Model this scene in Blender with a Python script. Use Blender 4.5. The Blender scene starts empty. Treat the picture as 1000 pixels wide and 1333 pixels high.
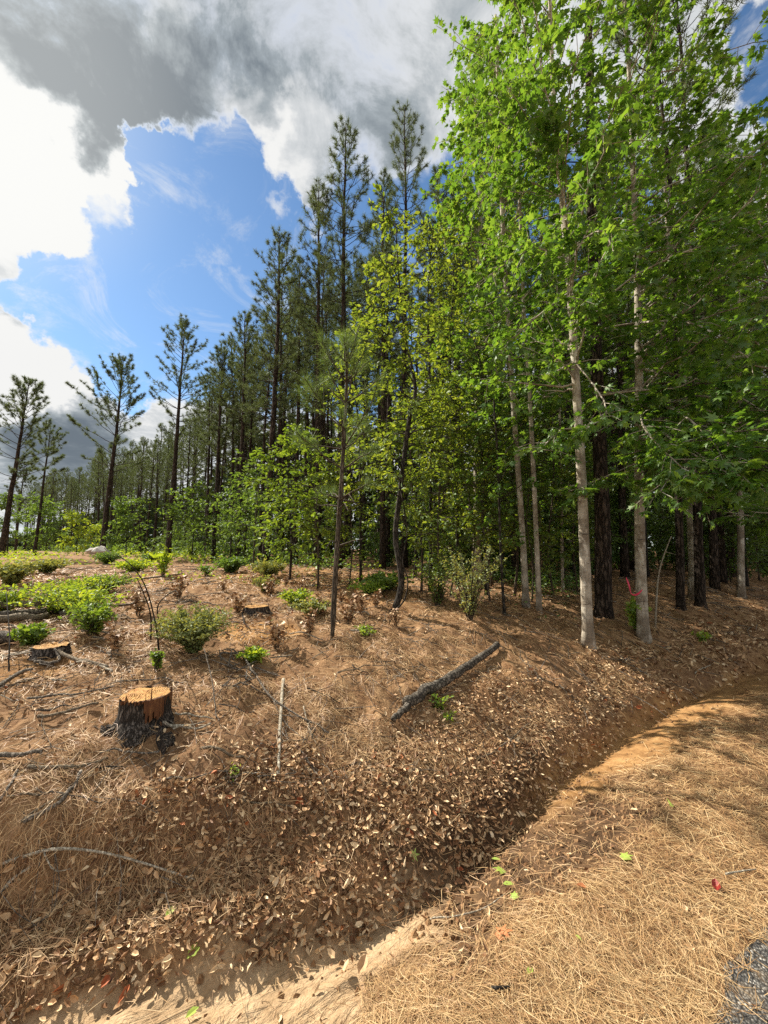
import bpy, math, random
import numpy as np
from mathutils import Vector

SC = bpy.context.scene
COL = SC.collection
R = math.radians

# ------------------------------------------------------------------ camera, world, sun, exposure
EYE = np.array([0.0, 0.0, 1.6]); PITCH = R(5.4); F = 510.0
cam_d = bpy.data.cameras.new('camera'); cam = bpy.data.objects.new('camera', cam_d); COL.objects.link(cam)
cam.location = EYE; cam.rotation_euler = (R(90) + PITCH, 0, 0)
cam_d.sensor_fit = 'HORIZONTAL'; cam_d.sensor_width = 36; cam_d.lens = 36 * F / 1000.0
cam_d.clip_start = 0.05; cam_d.clip_end = 3000
SC.camera = cam

SUN = np.array([-0.84, 0.56, 0.92]); SUN = SUN / np.linalg.norm(SUN)
SUN_EL = math.asin(SUN[2]); SUN_ROT = math.atan2(SUN[0], SUN[1])
sun_d = bpy.data.lights.new('sun', 'SUN'); sun = bpy.data.objects.new('sun', sun_d); COL.objects.link(sun)
sun_d.energy = 5.0; sun_d.angle = R(0.55); sun_d.color = (1.0, 0.93, 0.80)
sun.rotation_euler = Vector(SUN).to_track_quat('Z', 'Y').to_euler()
sun.location = (-20, 20, 30)
SC.view_settings.view_transform = 'Standard'; SC.view_settings.look = 'None'
SC.view_settings.exposure = 0.90; SC.view_settings.gamma = 1.0
SC.view_settings.use_curve_mapping = False
SC.render.engine = 'CYCLES'
SC.cycles.max_bounces = 6; SC.cycles.diffuse_bounces = 3; SC.cycles.transmission_bounces = 4
SC.cycles.glossy_bounces = 2; SC.cycles.use_denoising = False; SC.cycles.sample_clamp_indirect = 4.0
SC.render.film_transparent = False


def ray(X, Y):
    u = (X - 500.0) / F; v = (666.5 - Y) / F
    return np.array([u, math.cos(PITCH) - v * math.sin(PITCH), math.sin(PITCH) + v * math.cos(PITCH)])


class NB:
    def __init__(s, tree): s.t = tree; s.n = tree.nodes; s.l = tree.links
    def new(s, typ, **kw):
        n = s.n.new(typ)
        for k, v in kw.items(): setattr(n, k, v)
        return n
    def put(s, sock, v):
        if isinstance(v, bpy.types.NodeSocket): s.l.new(v, sock)
        elif v is not None: sock.default_value = v
    def math(s, op, a, b=None, c=None, clamp=False):
        n = s.new('ShaderNodeMath', operation=op, use_clamp=clamp)
        s.put(n.inputs[0], a); s.put(n.inputs[1], b)
        if c is not None: s.put(n.inputs[2], c)
        return n.outputs[0]
    def vmath(s, op, a, b=None, out=0):
        n = s.new('ShaderNodeVectorMath', operation=op)
        s.put(n.inputs[0], a); s.put(n.inputs[1], b)
        return n.outputs[out]
    def vscale(s, a, k):
        n = s.new('ShaderNodeVectorMath', operation='SCALE'); s.put(n.inputs[0], a); s.put(n.inputs[3], k)
        return n.outputs[0]
    def mix(s, f, a, b, blend='MIX'):
        n = s.new('ShaderNodeMix', data_type='RGBA', blend_type=blend, clamp_factor=True)
        s.put(n.inputs[0], f); s.put(n.inputs[6], c4(a)); s.put(n.inputs[7], c4(b))
        return n.outputs[2]
    def noise(s, vec, scale, detail=4, rough=0.55, out=0, dist=0.0):
        n = s.new('ShaderNodeTexNoise'); s.put(n.inputs['Vector'], vec)
        n.inputs['Scale'].default_value = scale; n.inputs['Detail'].default_value = detail
        n.inputs['Roughness'].default_value = rough; n.inputs['Distortion'].default_value = dist
        return n.outputs[out]
    def voronoi(s, vec, scale, feature='F1', out=0):
        n = s.new('ShaderNodeTexVoronoi', feature=feature); s.put(n.inputs['Vector'], vec)
        n.inputs['Scale'].default_value = scale
        return n.outputs[out]
    def smooth(s, v, a, b, lo=0.0, hi=1.0, smooth=True):
        n = s.new('ShaderNodeMapRange', interpolation_type='SMOOTHSTEP' if smooth else 'LINEAR')
        s.put(n.inputs[0], v)
        for i, x in enumerate((a, b, lo, hi)): n.inputs[i + 1].default_value = x
        return n.outputs[0]
    def ramp(s, v, stops):
        n = s.new('ShaderNodeValToRGB'); s.put(n.inputs[0], v)
        e = n.color_ramp.elements
        while len(e) < len(stops): e.new(0.5)
        for el, (p, c) in zip(e, stops): el.position = p; el.color = (*c, 1)
        return n.outputs[0]
    def bump(s, h, strength=0.5, dist=0.02, normal=None):
        n = s.new('ShaderNodeBump'); n.inputs['Strength'].default_value = strength
        n.inputs['Distance'].default_value = dist; s.put(n.inputs['Height'], h)
        if normal is not None: s.put(n.inputs['Normal'], normal)
        return n.outputs[0]


def c4(v):
    if isinstance(v, tuple) and len(v) == 3: return (*v, 1.0)
    return v


# the sky: blue Nishita air with a broken deck of cumulus, given in directions of the sky
world = bpy.data.worlds.new('World'); SC.world = world; world.use_nodes = True
wt = world.node_tree; wt.nodes.clear(); W = NB(wt)
sky = W.new('ShaderNodeTexSky'); sky.sky_type = 'NISHITA'; sky.sun_disc = False
sky.sun_elevation = SUN_EL; sky.sun_rotation = SUN_ROT; sky.air_density = 1.0; sky.dust_density = 0.25; sky.ozone_density = 2.0
D = W.vmath('NORMALIZE', W.new('ShaderNodeTexCoord').outputs['Generated'])
nzc = W.noise(D, 3.2, 5, 0.6, out=1)
nzf = W.noise(D, 11.0, 6, 0.62, out=1)
warp = W.vmath('ADD', W.vscale(W.vmath('SUBTRACT', nzc, (0.5, 0.5, 0.5)), 0.26), W.vscale(W.vmath('SUBTRACT', nzf, (0.5, 0.5, 0.5)), 0.15))
DW = W.vmath('NORMALIZE', W.vmath('ADD', D, warp))


def blobs(lst, vec=DW):
    tot = None
    for (X, Y, r, w) in lst:
        c = ray(X, Y); c /= np.linalg.norm(c)
        e = ray(X + r, Y); e /= np.linalg.norm(e)
        ang = math.acos(max(-1, min(1, float(c @ e))))
        d = W.vmath('DOT_PRODUCT', vec, tuple(float(q) for q in c), out=1)
        b = W.smooth(d, math.cos(ang * 1.42), math.cos(ang * 0.25), 0.0, w)
        tot = b if tot is None else W.math('ADD', tot, b)
    return tot


HOLE = [(285, 262, 62, 1), (340, 262, 45, 1), (225, 330, 85, 1), (150, 330, 60, 1), (320, 350, 80, 1), (230, 420, 90, 1),
        (140, 400, 70, .9), (330, 440, 80, 1), (60, 330, 50, .5), (60, 372, 45, .75), (180, 470, 50, 1), (250, 250, 40, .9),
        (985, 30, 60, 1), (1010, 120, 70, 1), (600, 330, 90, .9), (700, 340, 110, .9), (450, 420, 120, 1), (215, 215, 25, .5)]
CLOUD = [(95, 215, 95, .7), (170, 235, 60, .7), (0, 290, 50, .7), (60, 455, 75, 1.4), (10, 440, 60, 1), (60, 560, 90, 1.3),
         (385, 235, 45, .9), (365, 295, 22, .7), (190, 530, 45, .5), (130, 390, 35, .35), (40, 265, 70, .5)]
DARK = [(40, 40, 110, 1.0), (90, 30, 100, .8), (150, 100, 85, .8), (220, 160, 60, .75), (330, 90, 140, .35), (500, 90, 150, .25), (430, 60, 150, .2),
        (250, 30, 120, .4), (75, 575, 80, .75), (20, 540, 45, .6), (120, 560, 50, .45), (480, 230, 70, .35), (290, 120, 60, .35)]
LIGHT = [(240, 50, 28, .45), (330, 30, 40, .3), (50, 160, 60, .35), (20, 220, 110, .9), (120, 250, 70, .6), (400, 200, 40, .6),
         (270, 175, 45, .6), (340, 175, 35, .6), (60, 445, 50, 1.0), (200, 240, 40, .8), (30, 480, 40, .6), (120, 475, 30, .6)]
elev = W.new('ShaderNodeSeparateXYZ'); wt.links.new(D, elev.inputs[0]); Z = elev.outputs[2]
plane = W.vmath('DIVIDE', D, None)
comb = W.new('ShaderNodeCombineXYZ'); zz = W.math('ADD', W.math('MAXIMUM', Z, 0.0), 0.16)
for i in range(3): wt.links.new(zz, comb.inputs[i])
wt.links.new(comb.outputs[0], plane.node.inputs[1])
nlow = W.noise(plane, 1.3, 6, 0.55)
nfin = W.noise(plane, 4.4, 8, 0.66, dist=0.5)
nwisp = W.noise(plane, 3.2, 8, 0.70, dist=1.2)
dens = W.math('ADD', W.math('MULTIPLY', W.math('SUBTRACT', nlow, 0.5), 0.9), 0.92)
dens = W.math('ADD', dens, W.math('MULTIPLY', W.math('SUBTRACT', nfin, 0.5), 1.7))
dens = W.math('SUBTRACT', dens, W.math('MULTIPLY', W.math('MINIMUM', blobs(HOLE), 1.1), 1.5))
dens = W.math('ADD', dens, W.math('MINIMUM', blobs(CLOUD), 1.3))
alpha = W.smooth(dens, 0.0, 0.86)
wisp = W.smooth(nwisp, 0.50, 0.78, 0.0, 0.62)
alpha = W.math('MAXIMUM', alpha, wisp)
sunv = W.vmath('DOT_PRODUCT', D, tuple(float(q) for q in SUN), out=1)
alpha = W.math('MAXIMUM', alpha, W.smooth(sunv, 0.93, 1.0, 0.0, 0.22))
hor = W.smooth(Z, -0.02, 0.10, 0.0, 1.0)
alpha = W.math('MULTIPLY', alpha, W.smooth(Z, -0.03, 0.06, 0.35, 1.0))
dark = W.math('MULTIPLY', W.math('SUBTRACT', blobs(DARK), blobs(LIGHT)), 0.68)
thick = W.smooth(dens, 0.45, 0.95)
dark = W.math('ADD', dark, W.math('MULTIPLY', W.math('SUBTRACT', nfin, 0.5), 1.5))
dark = W.math('ADD', dark, W.math('MULTIPLY', W.math('SUBTRACT', nlow, 0.45), 0.9))
dark = W.smooth(dark, -0.22, 1.0)
dark = W.math('MULTIPLY', dark, thick)
ccol = W.ramp(dark, [(0.0, (1.22, 1.22, 1.20)), (0.16, (0.92, 0.95, 0.97)), (0.5, (0.50, 0.56, 0.60)), (1.0, (0.215, 0.262, 0.312))])
sunv = W.vmath('DOT_PRODUCT', D, tuple(float(q) for q in SUN), out=1)
glow = W.smooth(sunv, 0.90, 1.0, 0.0, 1.0)
ccol = W.mix(W.math('MULTIPLY', glow, 0.25), ccol, (1.6, 1.6, 1.5))
skc = W.mix(1.0, sky.outputs[0], (0.80, 1.0, 1.10), 'MULTIPLY')
bg1 = W.new('ShaderNodeBackground'); wt.links.new(skc, bg1.inputs[0]); bg1.inputs[1].default_value = 0.075
bg2 = W.new('ShaderNodeBackground'); wt.links.new(ccol, bg2.inputs[0]); bg2.inputs[1].default_value = 0.40
mx = W.new('ShaderNodeMixShader'); wt.links.new(alpha, mx.inputs[0]); wt.links.new(bg1.outputs[0], mx.inputs[1]); wt.links.new(bg2.outputs[0], mx.inputs[2])
wo = W.new('ShaderNodeOutputWorld'); wt.links.new(mx.outputs[0], wo.inputs[0])
world.cycles.sampling_method = 'MANUAL'; world.cycles.sample_map_resolution = 512


# ------------------------------------------------------------------ helpers
def vn(x, y, f, seed=0):
    X = x * f + seed * 17.31; Y = y * f - seed * 9.77
    ix = np.floor(X); iy = np.floor(Y); fx = X - ix; fy = Y - iy
    fx = fx * fx * (3 - 2 * fx); fy = fy * fy * (3 - 2 * fy)
    def h(a, b):
        v = np.sin(a * 127.1 + b * 311.7 + seed * 74.7) * 43758.5453
        return v - np.floor(v)
    return (h(ix, iy) * (1 - fx) + h(ix + 1, iy) * fx) * (1 - fy) + (h(ix, iy + 1) * (1 - fx) + h(ix + 1, iy + 1) * fx) * fy - 0.5


def sst(v, a, b):
    k = np.clip((v - a) / (b - a), 0, 1)
    return k * k * (3 - 2 * k)


def st(x, y):
    return 0.841 * x + 0.541 * y, -0.541 * x + 0.841 * y


TL = np.array([[-60, -2.], [-6, -.15], [-4, 0], [1.0, 0], [1.35, -.03], [1.75, -.08], [2.0, -.11], [2.1, -.11], [2.15, -.03], [2.40, .03], [2.60, .38], [2.85, .47],
               [3.2, .54], [4.2, .74], [6, .86], [12, 1.0], [30, 1.15], [60, 1.15], [400, 1.2]])
TR = np.array([[-60, -2.], [-6, -.15], [-4, 0], [1.2, 0], [1.6, -.05], [1.9, -.12], [2.05, -.18], [2.12, -.17], [2.19, -.03], [2.5, .13], [3.0, .33],
               [4.0, .62], [5, .76], [7, .88], [12, 1.0], [30, 1.15], [60, 1.15], [400, 1.2]])


LIP = np.array([[-30, 2.0], [-1, 2.12], [-.4, 2.08], [0, 2.0], [.5, 1.83], [1, 1.74], [1.55, 1.72], [2.1, 1.82], [2.65, 1.95], [3.5, 2.03], [5, 2.12], [7, 2.03], [30, 2.05]])


def st2(x, y):
    s, t = st(x, y)
    return s, t + (2.1 - np.interp(s, LIP[:, 0], LIP[:, 1])) * sst(t, 1.0, 1.45) * (1 - sst(t, 2.2, 4.5))


def Hbase(x, y):
    s, t = st2(x, y)
    tt = t + 0.10 * vn(s, s * 0 + 3, .9, 5) * sst(t, 1.0, 1.6) + 0.06 * vn(s, t, 3.0, 6) * sst(t, 1.6, 2.1)
    a = np.interp(tt, TL[:, 0], TL[:, 1]); b = np.interp(tt, TR[:, 0], TR[:, 1])
    w = sst(s, .1, 1.3)
    return a * (1 - w) + b * w


def H(x, y):
    x = np.asarray(x, float); y = np.asarray(y, float)
    s, t = st(x, y)
    z = (Hbase(x, y) + Hbase(x + .05, y) + Hbase(x, y + .05)) / 3
    off = sst(t, 0.9, 1.5); bank = sst(t, 2.0, 2.4); far = sst(t, 4.5, 9)
    z = z + off * (0.012 * vn(x, y, 9, 1) + 0.025 * vn(x, y, 2.6, 2)) + bank * (0.075 * vn(x, y, 4.3, 3) + 0.06 * vn(x, y, 1.6, 4) + 0.045 * vn(x, y, 10, 8) + .025 * vn(x, y, 19, 18))
    z = z + far * (0.16 * vn(x, y, .33, 9) + 0.10 * vn(x, y, .9, 10))
    sand = zone_sand(x, y)
    z = z + sand * 0.034 * (np.abs(vn(s * .5 + t * .25, t * 2.6, 3.4, 11)) * 2 - .5) + sand * .012 * vn(s * .7, t * 3.2, 8, 12)
    return z


def zone_sand(x, y):
    s, t = st(x, y); t2_ = st2(x, y)[1]; n = vn(x, y, 4, 21) * .25 + vn(x, y, 13, 22) * .12
    return sst(t + n, 1.32, 1.46) * (1 - sst(t2_ + n * .5, 2.05, 2.14)) * (1 - sst(s + n * 2, 1.05, 1.5))


def zone_mud(x, y):
    s, t = st(x, y); t2_ = st2(x, y)[1]; n = vn(x, y, 3, 23) * .5 + vn(x, y, 11, 24) * .2
    return sst(t + n * .6, 1.10, 1.36) * (1 - sst(t2_, 2.2, 2.34)) * sst(s + n, 1.0, 1.5) * (1 - sst(s + n, 2.7, 3.3))


def zone_clay(x, y):
    s, t = st(x, y); t2_ = st2(x, y)[1]; n = vn(x, y, 3, 25) * .4 + vn(x, y, 11, 26) * .15
    z = .75 * sst(t + n * .7, 1.48, 1.72) * (1 - sst(t2_ + n * .2, 2.12, 2.2)) * sst(s + n, 2.1, 2.8) * (1 - sst(s + n, 6.5, 9))
    for (cx, cy, rx, ry, w) in CLAY_P:
        q = ((x - cx) / rx) ** 2 + ((y - cy) / ry) ** 2
        z = np.maximum(z, w * (1 - sst(q + n * 1.6, .4, 1.2)))
    return z


CLAY_P = []


def hit(X, Y, dz=0.0):
    d = ray(X, Y); k = np.concatenate([np.linspace(.6, 12, 1600), np.linspace(12, 120, 2400)])
    P = EYE[None, :] + d[None, :] * k[:, None]
    g = H(P[:, 0], P[:, 1]) + dz
    below = np.nonzero(P[:, 2] <= g)[0]
    i = below[0] if len(below) else len(k) - 1
    p = P[i].copy(); p[2] = float(H(p[0], p[1])) + dz
    return p


def gp(x, y, dz=0.0):
    return np.array([x, y, float(H(x, y)) + dz])


def at(X, Y, depth):
    d = ray(X, Y); return EYE + d * (depth / d[1])


_p = hit(340, 822); _q = hit(62, 868); _r = hit(400, 752); _u = hit(120, 755)
CLAY_P = [(_p[0], _p[1], .55, .42, .95), (_q[0], _q[1], .3, .3, .5), (_r[0], _r[1], 2.4, 2.2, .55), (_u[0], _u[1], 3.0, 2.0, .35), (-.6, 6.6, 1.6, .9, .4)]


def mesh_np(name, V, faces, mat=None, mats=None, midx=None, smooth=False):
    """faces: list of (M,k) int arrays"""
    me = bpy.data.meshes.new(name)
    V = np.asarray(V, np.float32)
    me.vertices.add(len(V)); me.vertices.foreach_set('co', V.ravel())
    faces = [f for f in faces if len(f)]
    loops = np.concatenate([f.ravel() for f in faces]).astype(np.int32)
    tot = np.concatenate([np.full(len(f), f.shape[1]) for f in faces]).astype(np.int32)
    start = np.concatenate([[0], np.cumsum(tot)[:-1]]).astype(np.int32)
    me.loops.add(len(loops)); me.loops.foreach_set('vertex_index', loops)
    me.polygons.add(len(tot)); me.polygons.foreach_set('loop_start', start)
    if midx is not None: me.polygons.foreach_set('material_index', np.asarray(midx, np.int32))
    me.polygons.foreach_set('use_smooth', np.full(len(tot), bool(smooth)))
    me.update(calc_edges=True)
    for m in (mats or ([mat] if mat else [])): me.materials.append(m)
    return me


def link(name, me, parent=None, loc=None):
    o = bpy.data.objects.new(name, me); COL.objects.link(o)
    if parent is not None: o.parent = parent
    if loc is not None: o.location = tuple(float(v) for v in loc)
    return o


def tag(o, label=None, cat=None, group=None, kind=None):
    if label: o['label'] = label
    if cat: o['category'] = cat
    if group: o['group'] = group
    if kind: o['kind'] = kind
    return o


def thing(name, label, cat, loc, group=None):
    o = bpy.data.objects.new(name, None); COL.objects.link(o); o.empty_display_size = .2
    o.location = tuple(float(v) for v in loc)
    return tag(o, label, cat, group)


def copy_tree(root, loc, rz=0.0, sc=1.0, label=None, group=None, tilt=(0, 0)):
    r = root.copy(); COL.objects.link(r)
    r.location = tuple(float(v) for v in loc); r.rotation_euler = (tilt[0], tilt[1], rz)
    r.scale = (sc, sc, sc) if not isinstance(sc, tuple) else sc
    if label: r['label'] = label
    if group: r['group'] = group
    for ch in list(root.children):
        c = ch.copy(); COL.objects.link(c); c.parent = r
        for g in list(ch.children):
            e = g.copy(); COL.objects.link(e); e.parent = c
    return r


class Tubes:
    def __init__(s): s.V = []; s.Q = []; s.N = []; s.T = []; s.n = 0; s.m4 = []
    def add(s, pts, rad, sides=5, cap=True, rough=0.0, rng=None):
        pts = np.asarray(pts, float); n = len(pts)
        rad = np.broadcast_to(np.asarray(rad, float), (n,)) if np.ndim(rad) == 0 or len(np.atleast_1d(rad)) == n else np.interp(np.linspace(0, 1, n), np.linspace(0, 1, len(rad)), rad)
        tan = np.gradient(pts, axis=0); tan /= np.linalg.norm(tan, axis=1)[:, None] + 1e-9
        ref = np.array([0, 0, 1.0]) if abs(tan[:, 2]).mean() < .8 else np.array([1.0, 0, 0])
        a = np.cross(tan, ref); a /= np.linalg.norm(a, axis=1)[:, None] + 1e-9
        b = np.cross(tan, a)
        th = np.linspace(0, 2 * np.pi, sides, endpoint=False)
        rr = np.repeat(rad[:, None], sides, 1)
        if rough and rng is not None: rr = rr * (1 + rough * rng.uniform(-1, 1, rr.shape))
        v = pts[:, None, :] + rr[..., None] * (np.cos(th)[None, :, None] * a[:, None, :] + np.sin(th)[None, :, None] * b[:, None, :])
        s.V.append(v.reshape(-1, 3))
        i = np.arange(n - 1)[:, None] * sides + np.arange(sides)[None, :]
        j = np.arange(n - 1)[:, None] * sides + (np.arange(sides)[None, :] + 1) % sides
        q = np.stack([i, j, j + sides, i + sides], -1).reshape(-1, 4) + s.n
        s.Q.append(q); base = s.n; s.n += n * sides
        if cap:
            for ring, k in ((0, 0), (n - 1, n - 1)):
                c = pts[k] ; s.V.append(c[None, :]); ci = s.n; s.n += 1
                r0 = base + k * sides + np.arange(sides); r1 = base + k * sides + (np.arange(sides) + 1) % sides
                t = np.stack([r1, r0, np.full(sides, ci)], 1) if k == 0 else np.stack([r0, r1, np.full(sides, ci)], 1)
                s.T.append(t)
    def arrays(s): return np.concatenate(s.V), [np.concatenate(s.Q)] + ([np.concatenate(s.T)] if s.T else [])
    def mesh(s, name, mat, smooth=True, off=None):
        V, f = s.arrays()
        if off is not None: V = V - np.asarray(off)[None, :]
        return mesh_np(name, V, f, mat, smooth=smooth)


# leaf templates: (verts (x along axis, y across, z up), polygons)
def star(n=5):
    tips = [(-100, .62), (-52, .86), (0, 1.0), (52, .86), (100, .62)]
    v = [(0, -.03, 0)]
    for i, (a, r) in enumerate(tips):
        v.append((.38 + r * .62 * math.cos(R(a)), r * .66 * math.sin(R(a)), -.10 * r * abs(math.sin(R(a))) - (.10 if a == 0 else 0)))
        if i < 4:
            am = (a + tips[i + 1][0]) / 2
            v.append((.38 + .24 * math.cos(R(am)), .24 * math.sin(R(am)), .02))
    v.append((0, .03, 0))
    v = np.array(v)
    v[:, 1] *= 1.05
    return v, [np.array([list(range(len(v)))])]


STAR = star()
OVAL = (np.array([(0, 0, 0), (.35, -.26, .06), (.75, -.2, .03), (1, 0, -.08), (.75, .2, .03), (.35, .26, .06)]), [np.array([[0, 1, 2, 3], [0, 3, 4, 5]])])
RHOMB = (np.array([(0, 0, 0), (.5, -.32, 0), (1, 0, -.05), (.5, .32, 0)]), [np.array([[0, 1, 2, 3]])])
BLADE = (np.array([(0, -.5, 0), (1, 0, 0), (0, .5, 0)]), [np.array([[0, 1, 2]])])
CURL = (np.array([(0, 0, .02), (.25, -.28, .20), (.68, -.24, .16), (1, 0, .20), (.68, .24, .22), (.25, .28, .14), (.5, 0, -.02)]),
        [np.array([[0, 1, 6], [1, 2, 6], [2, 3, 6], [3, 4, 6], [4, 5, 6], [5, 0, 6]])])


def norm(v): return v / (np.linalg.norm(v, axis=-1, keepdims=True) + 1e-9)


def leaf_arrays(P, A, N, S, tpl, wid=None):
    tv, tf = tpl
    A = norm(A); B = norm(np.cross(N, A)); N2 = np.cross(A, B)
    S = np.broadcast_to(S, (len(P),)); Wd = S if wid is None else np.broadcast_to(wid, (len(P),))
    V = P[:, None, :] + (S[:, None] * tv[None, :, 0])[..., None] * A[:, None, :] + (Wd[:, None] * tv[None, :, 1])[..., None] * B[:, None, :] \
        + (S[:, None] * tv[None, :, 2])[..., None] * N2[:, None, :]
    k = len(tv); off = (np.arange(len(P)) * k)
    fs = [(off[:, None, None] + f[None, :, :]).reshape(-1, f.shape[1]) for f in tf]
    return V.reshape(-1, 3), fs


def leaf_mesh(name, P, A, N, S, tpl, mat, wid=None, off=None):
    V, f = leaf_arrays(P, A, N, S, tpl, wid)
    if off is not None: V = V - np.asarray(off)[None, :]
    return mesh_np(name, V, f, mat)


# ------------------------------------------------------------------ materials
def mat_new(name):
    m = bpy.data.materials.new(name); m.use_nodes = True; m.node_tree.nodes.clear()
    return m, NB(m.node_tree)


def finish(m, N, color, rough=.8, normal=None, spec=.3):
    p = N.new('ShaderNodeBsdfPrincipled'); N.put(p.inputs['Base Color'], c4(color)); N.put(p.inputs['Roughness'], rough)
    p.inputs['Specular IOR Level'].default_value = spec
    if normal is not None: N.put(p.inputs['Normal'], normal)
    o = N.new('ShaderNodeOutputMaterial'); N.l.new(p.outputs[0], o.inputs[0])
    return m


def rnd_island(N):
    return N.new('ShaderNodeNewGeometry').outputs['Random Per Island']


def leaf_mat(name, stops, trans=.42, gloss=.07, tcol=1.9, yellow=(1.36, 1.03, .42), rough=.5):
    m, N = mat_new(name)
    pos = N.new('ShaderNodeNewGeometry').outputs['Position']
    r = N.math('ADD', N.math('MULTIPLY', rnd_island(N), .75), N.math('MULTIPLY', N.noise(pos, 1.3, 2), .5))
    r = N.math('SUBTRACT', r, .12)
    col = N.ramp(r, stops)
    tc = N.mix(1.0, col, yellow, 'MULTIPLY')
    tc = N.vscale(tc, tcol)
    d = N.new('ShaderNodeBsdfDiffuse'); N.l.new(col, d.inputs[0])
    t = N.new('ShaderNodeBsdfTranslucent'); N.l.new(tc, t.inputs[0])
    g = N.new('ShaderNodeBsdfGlossy'); g.inputs['Roughness'].default_value = rough; g.inputs[0].default_value = (.9, .95, .9, 1)
    mx1 = N.new('ShaderNodeMixShader'); mx1.inputs[0].default_value = trans; N.l.new(d.outputs[0], mx1.inputs[1]); N.l.new(t.outputs[0], mx1.inputs[2])
    mx2 = N.new('ShaderNodeMixShader'); mx2.inputs[0].default_value = gloss * .6
    N.l.new(mx1.outputs[0], mx2.inputs[1]); N.l.new(g.outputs[0], mx2.inputs[2])
    o = N.new('ShaderNodeOutputMaterial'); N.l.new(mx2.outputs[0], o.inputs[0])
    return m


def flat_mat(name, stops, rough=.8, nscale=None, spec=.25):
    m, N = mat_new(name)
    r = rnd_island(N)
    if nscale:
        pos = N.new('ShaderNodeNewGeometry').outputs['Position']
        r = N.math('ADD', N.math('MULTIPLY', r, .6), N.math('MULTIPLY', N.noise(pos, nscale, 3), .4))
    return finish(m, N, N.ramp(r, stops), rough, spec=spec)


M = {}
M['gum_leaf'] = leaf_mat('sweetgum_leaf', [(0, (.05, .12, .018)), (.5, (.092, .20, .028)), (1, (.18, .29, .05))], trans=.52, tcol=1.6, yellow=(1.22, 1.02, .48))
M['oak_leaf'] = leaf_mat('oak_leaf', [(0, (.06, .115, .02)), (.5, (.11, .19, .03)), (1, (.20, .28, .05))], trans=.48, tcol=1.8)
M['shade_leaf'] = leaf_mat('understory_leaf', [(0, (.052, .11, .022)), (.5, (.09, .17, .035)), (1, (.15, .25, .05))], trans=.48, tcol=1.5, yellow=(1.22, 1.02, .48))
M['lime_leaf'] = leaf_mat('young_leaf', [(0, (.12, .22, .025)), (.5, (.22, .36, .04)), (1, (.36, .47, .07))], trans=.45, tcol=1.4)
M['yellow_leaf'] = leaf_mat('yellowing_leaf', [(0, (.08, .14, .02)), (.5, (.15, .23, .03)), (1, (.26, .33, .045))], trans=.45, tcol=1.3, yellow=(1.1, 1.08, .5))
M['bush_leaf'] = leaf_mat('small_bush_leaf', [(0, (.12, .16, .06)), (.5, (.22, .28, .09)), (1, (.36, .40, .15))], trans=.35, tcol=1.3)
M['pine_needle'] = leaf_mat('pine_needle', [(0, (.05, .075, .035)), (.5, (.09, .125, .052)), (1, (.15, .185, .08))], trans=.3, tcol=1.4, yellow=(1.1, 1.05, .6), rough=.5)
M['soft_needle'] = leaf_mat('young_pine_needle', [(0, (.07, .13, .03)), (.5, (.12, .19, .05)), (1, (.2, .27, .07))], trans=.32, tcol=1.3, yellow=(1.1, 1.05, .6), rough=.45)
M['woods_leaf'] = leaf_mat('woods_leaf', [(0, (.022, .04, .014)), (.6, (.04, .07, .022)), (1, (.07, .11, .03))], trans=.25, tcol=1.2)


def bark_mat(name, c1, c2, c3, sx=14, sz=3.0, bumps=.6, dist=.02):
    m, N = mat_new(name)
    g = N.new('ShaderNodeTexCoord').outputs['Object']
    mp = N.new('ShaderNodeMapping'); mp.inputs['Scale'].default_value = (sx, sx, sz); N.l.new(g, mp.inputs[0])
    n1 = N.noise(mp.outputs[0], 1.3, 6, .65); n2 = N.noise(g, 2.5, 3)
    wv = N.vmath('ADD', mp.outputs[0], N.vscale(N.noise(mp.outputs[0], 1.6, 5, .7, out=1), 1.5))
    v = N.voronoi(wv, 1.5, 'DISTANCE_TO_EDGE')
    col = N.mix(N.smooth(n1, .35, .68), c1, c2); col = N.mix(N.smooth(n2, .45, .7), col, c3)
    crack = N.smooth(v, .0, .22)
    col = N.mix(crack, tuple(k * .35 for k in c1), col)
    h = N.math('ADD', N.math('MULTIPLY', crack, .7), n1)
    return finish(m, N, col, .9, N.bump(h, bumps, dist), .15)


M['pine_bark'] = bark_mat('pine_bark', (.055, .040, .030), (.105, .078, .06), (.13, .10, .08), 11, 2.6, .9, .03)
M['dark_bark'] = bark_mat('dark_bark', (.05, .042, .035), (.09, .075, .06), (.12, .11, .09), 20, 5, .7, .02)
M['twig_bark'] = bark_mat('twig_bark', (.09, .07, .05), (.15, .12, .085), (.19, .16, .12), 30, 6, .4, .01)
M['stump_bark'] = bark_mat('stump_bark', (.075, .06, .05), (.125, .10, .082), (.17, .145, .125), 34, 7, .8, .02)


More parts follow.
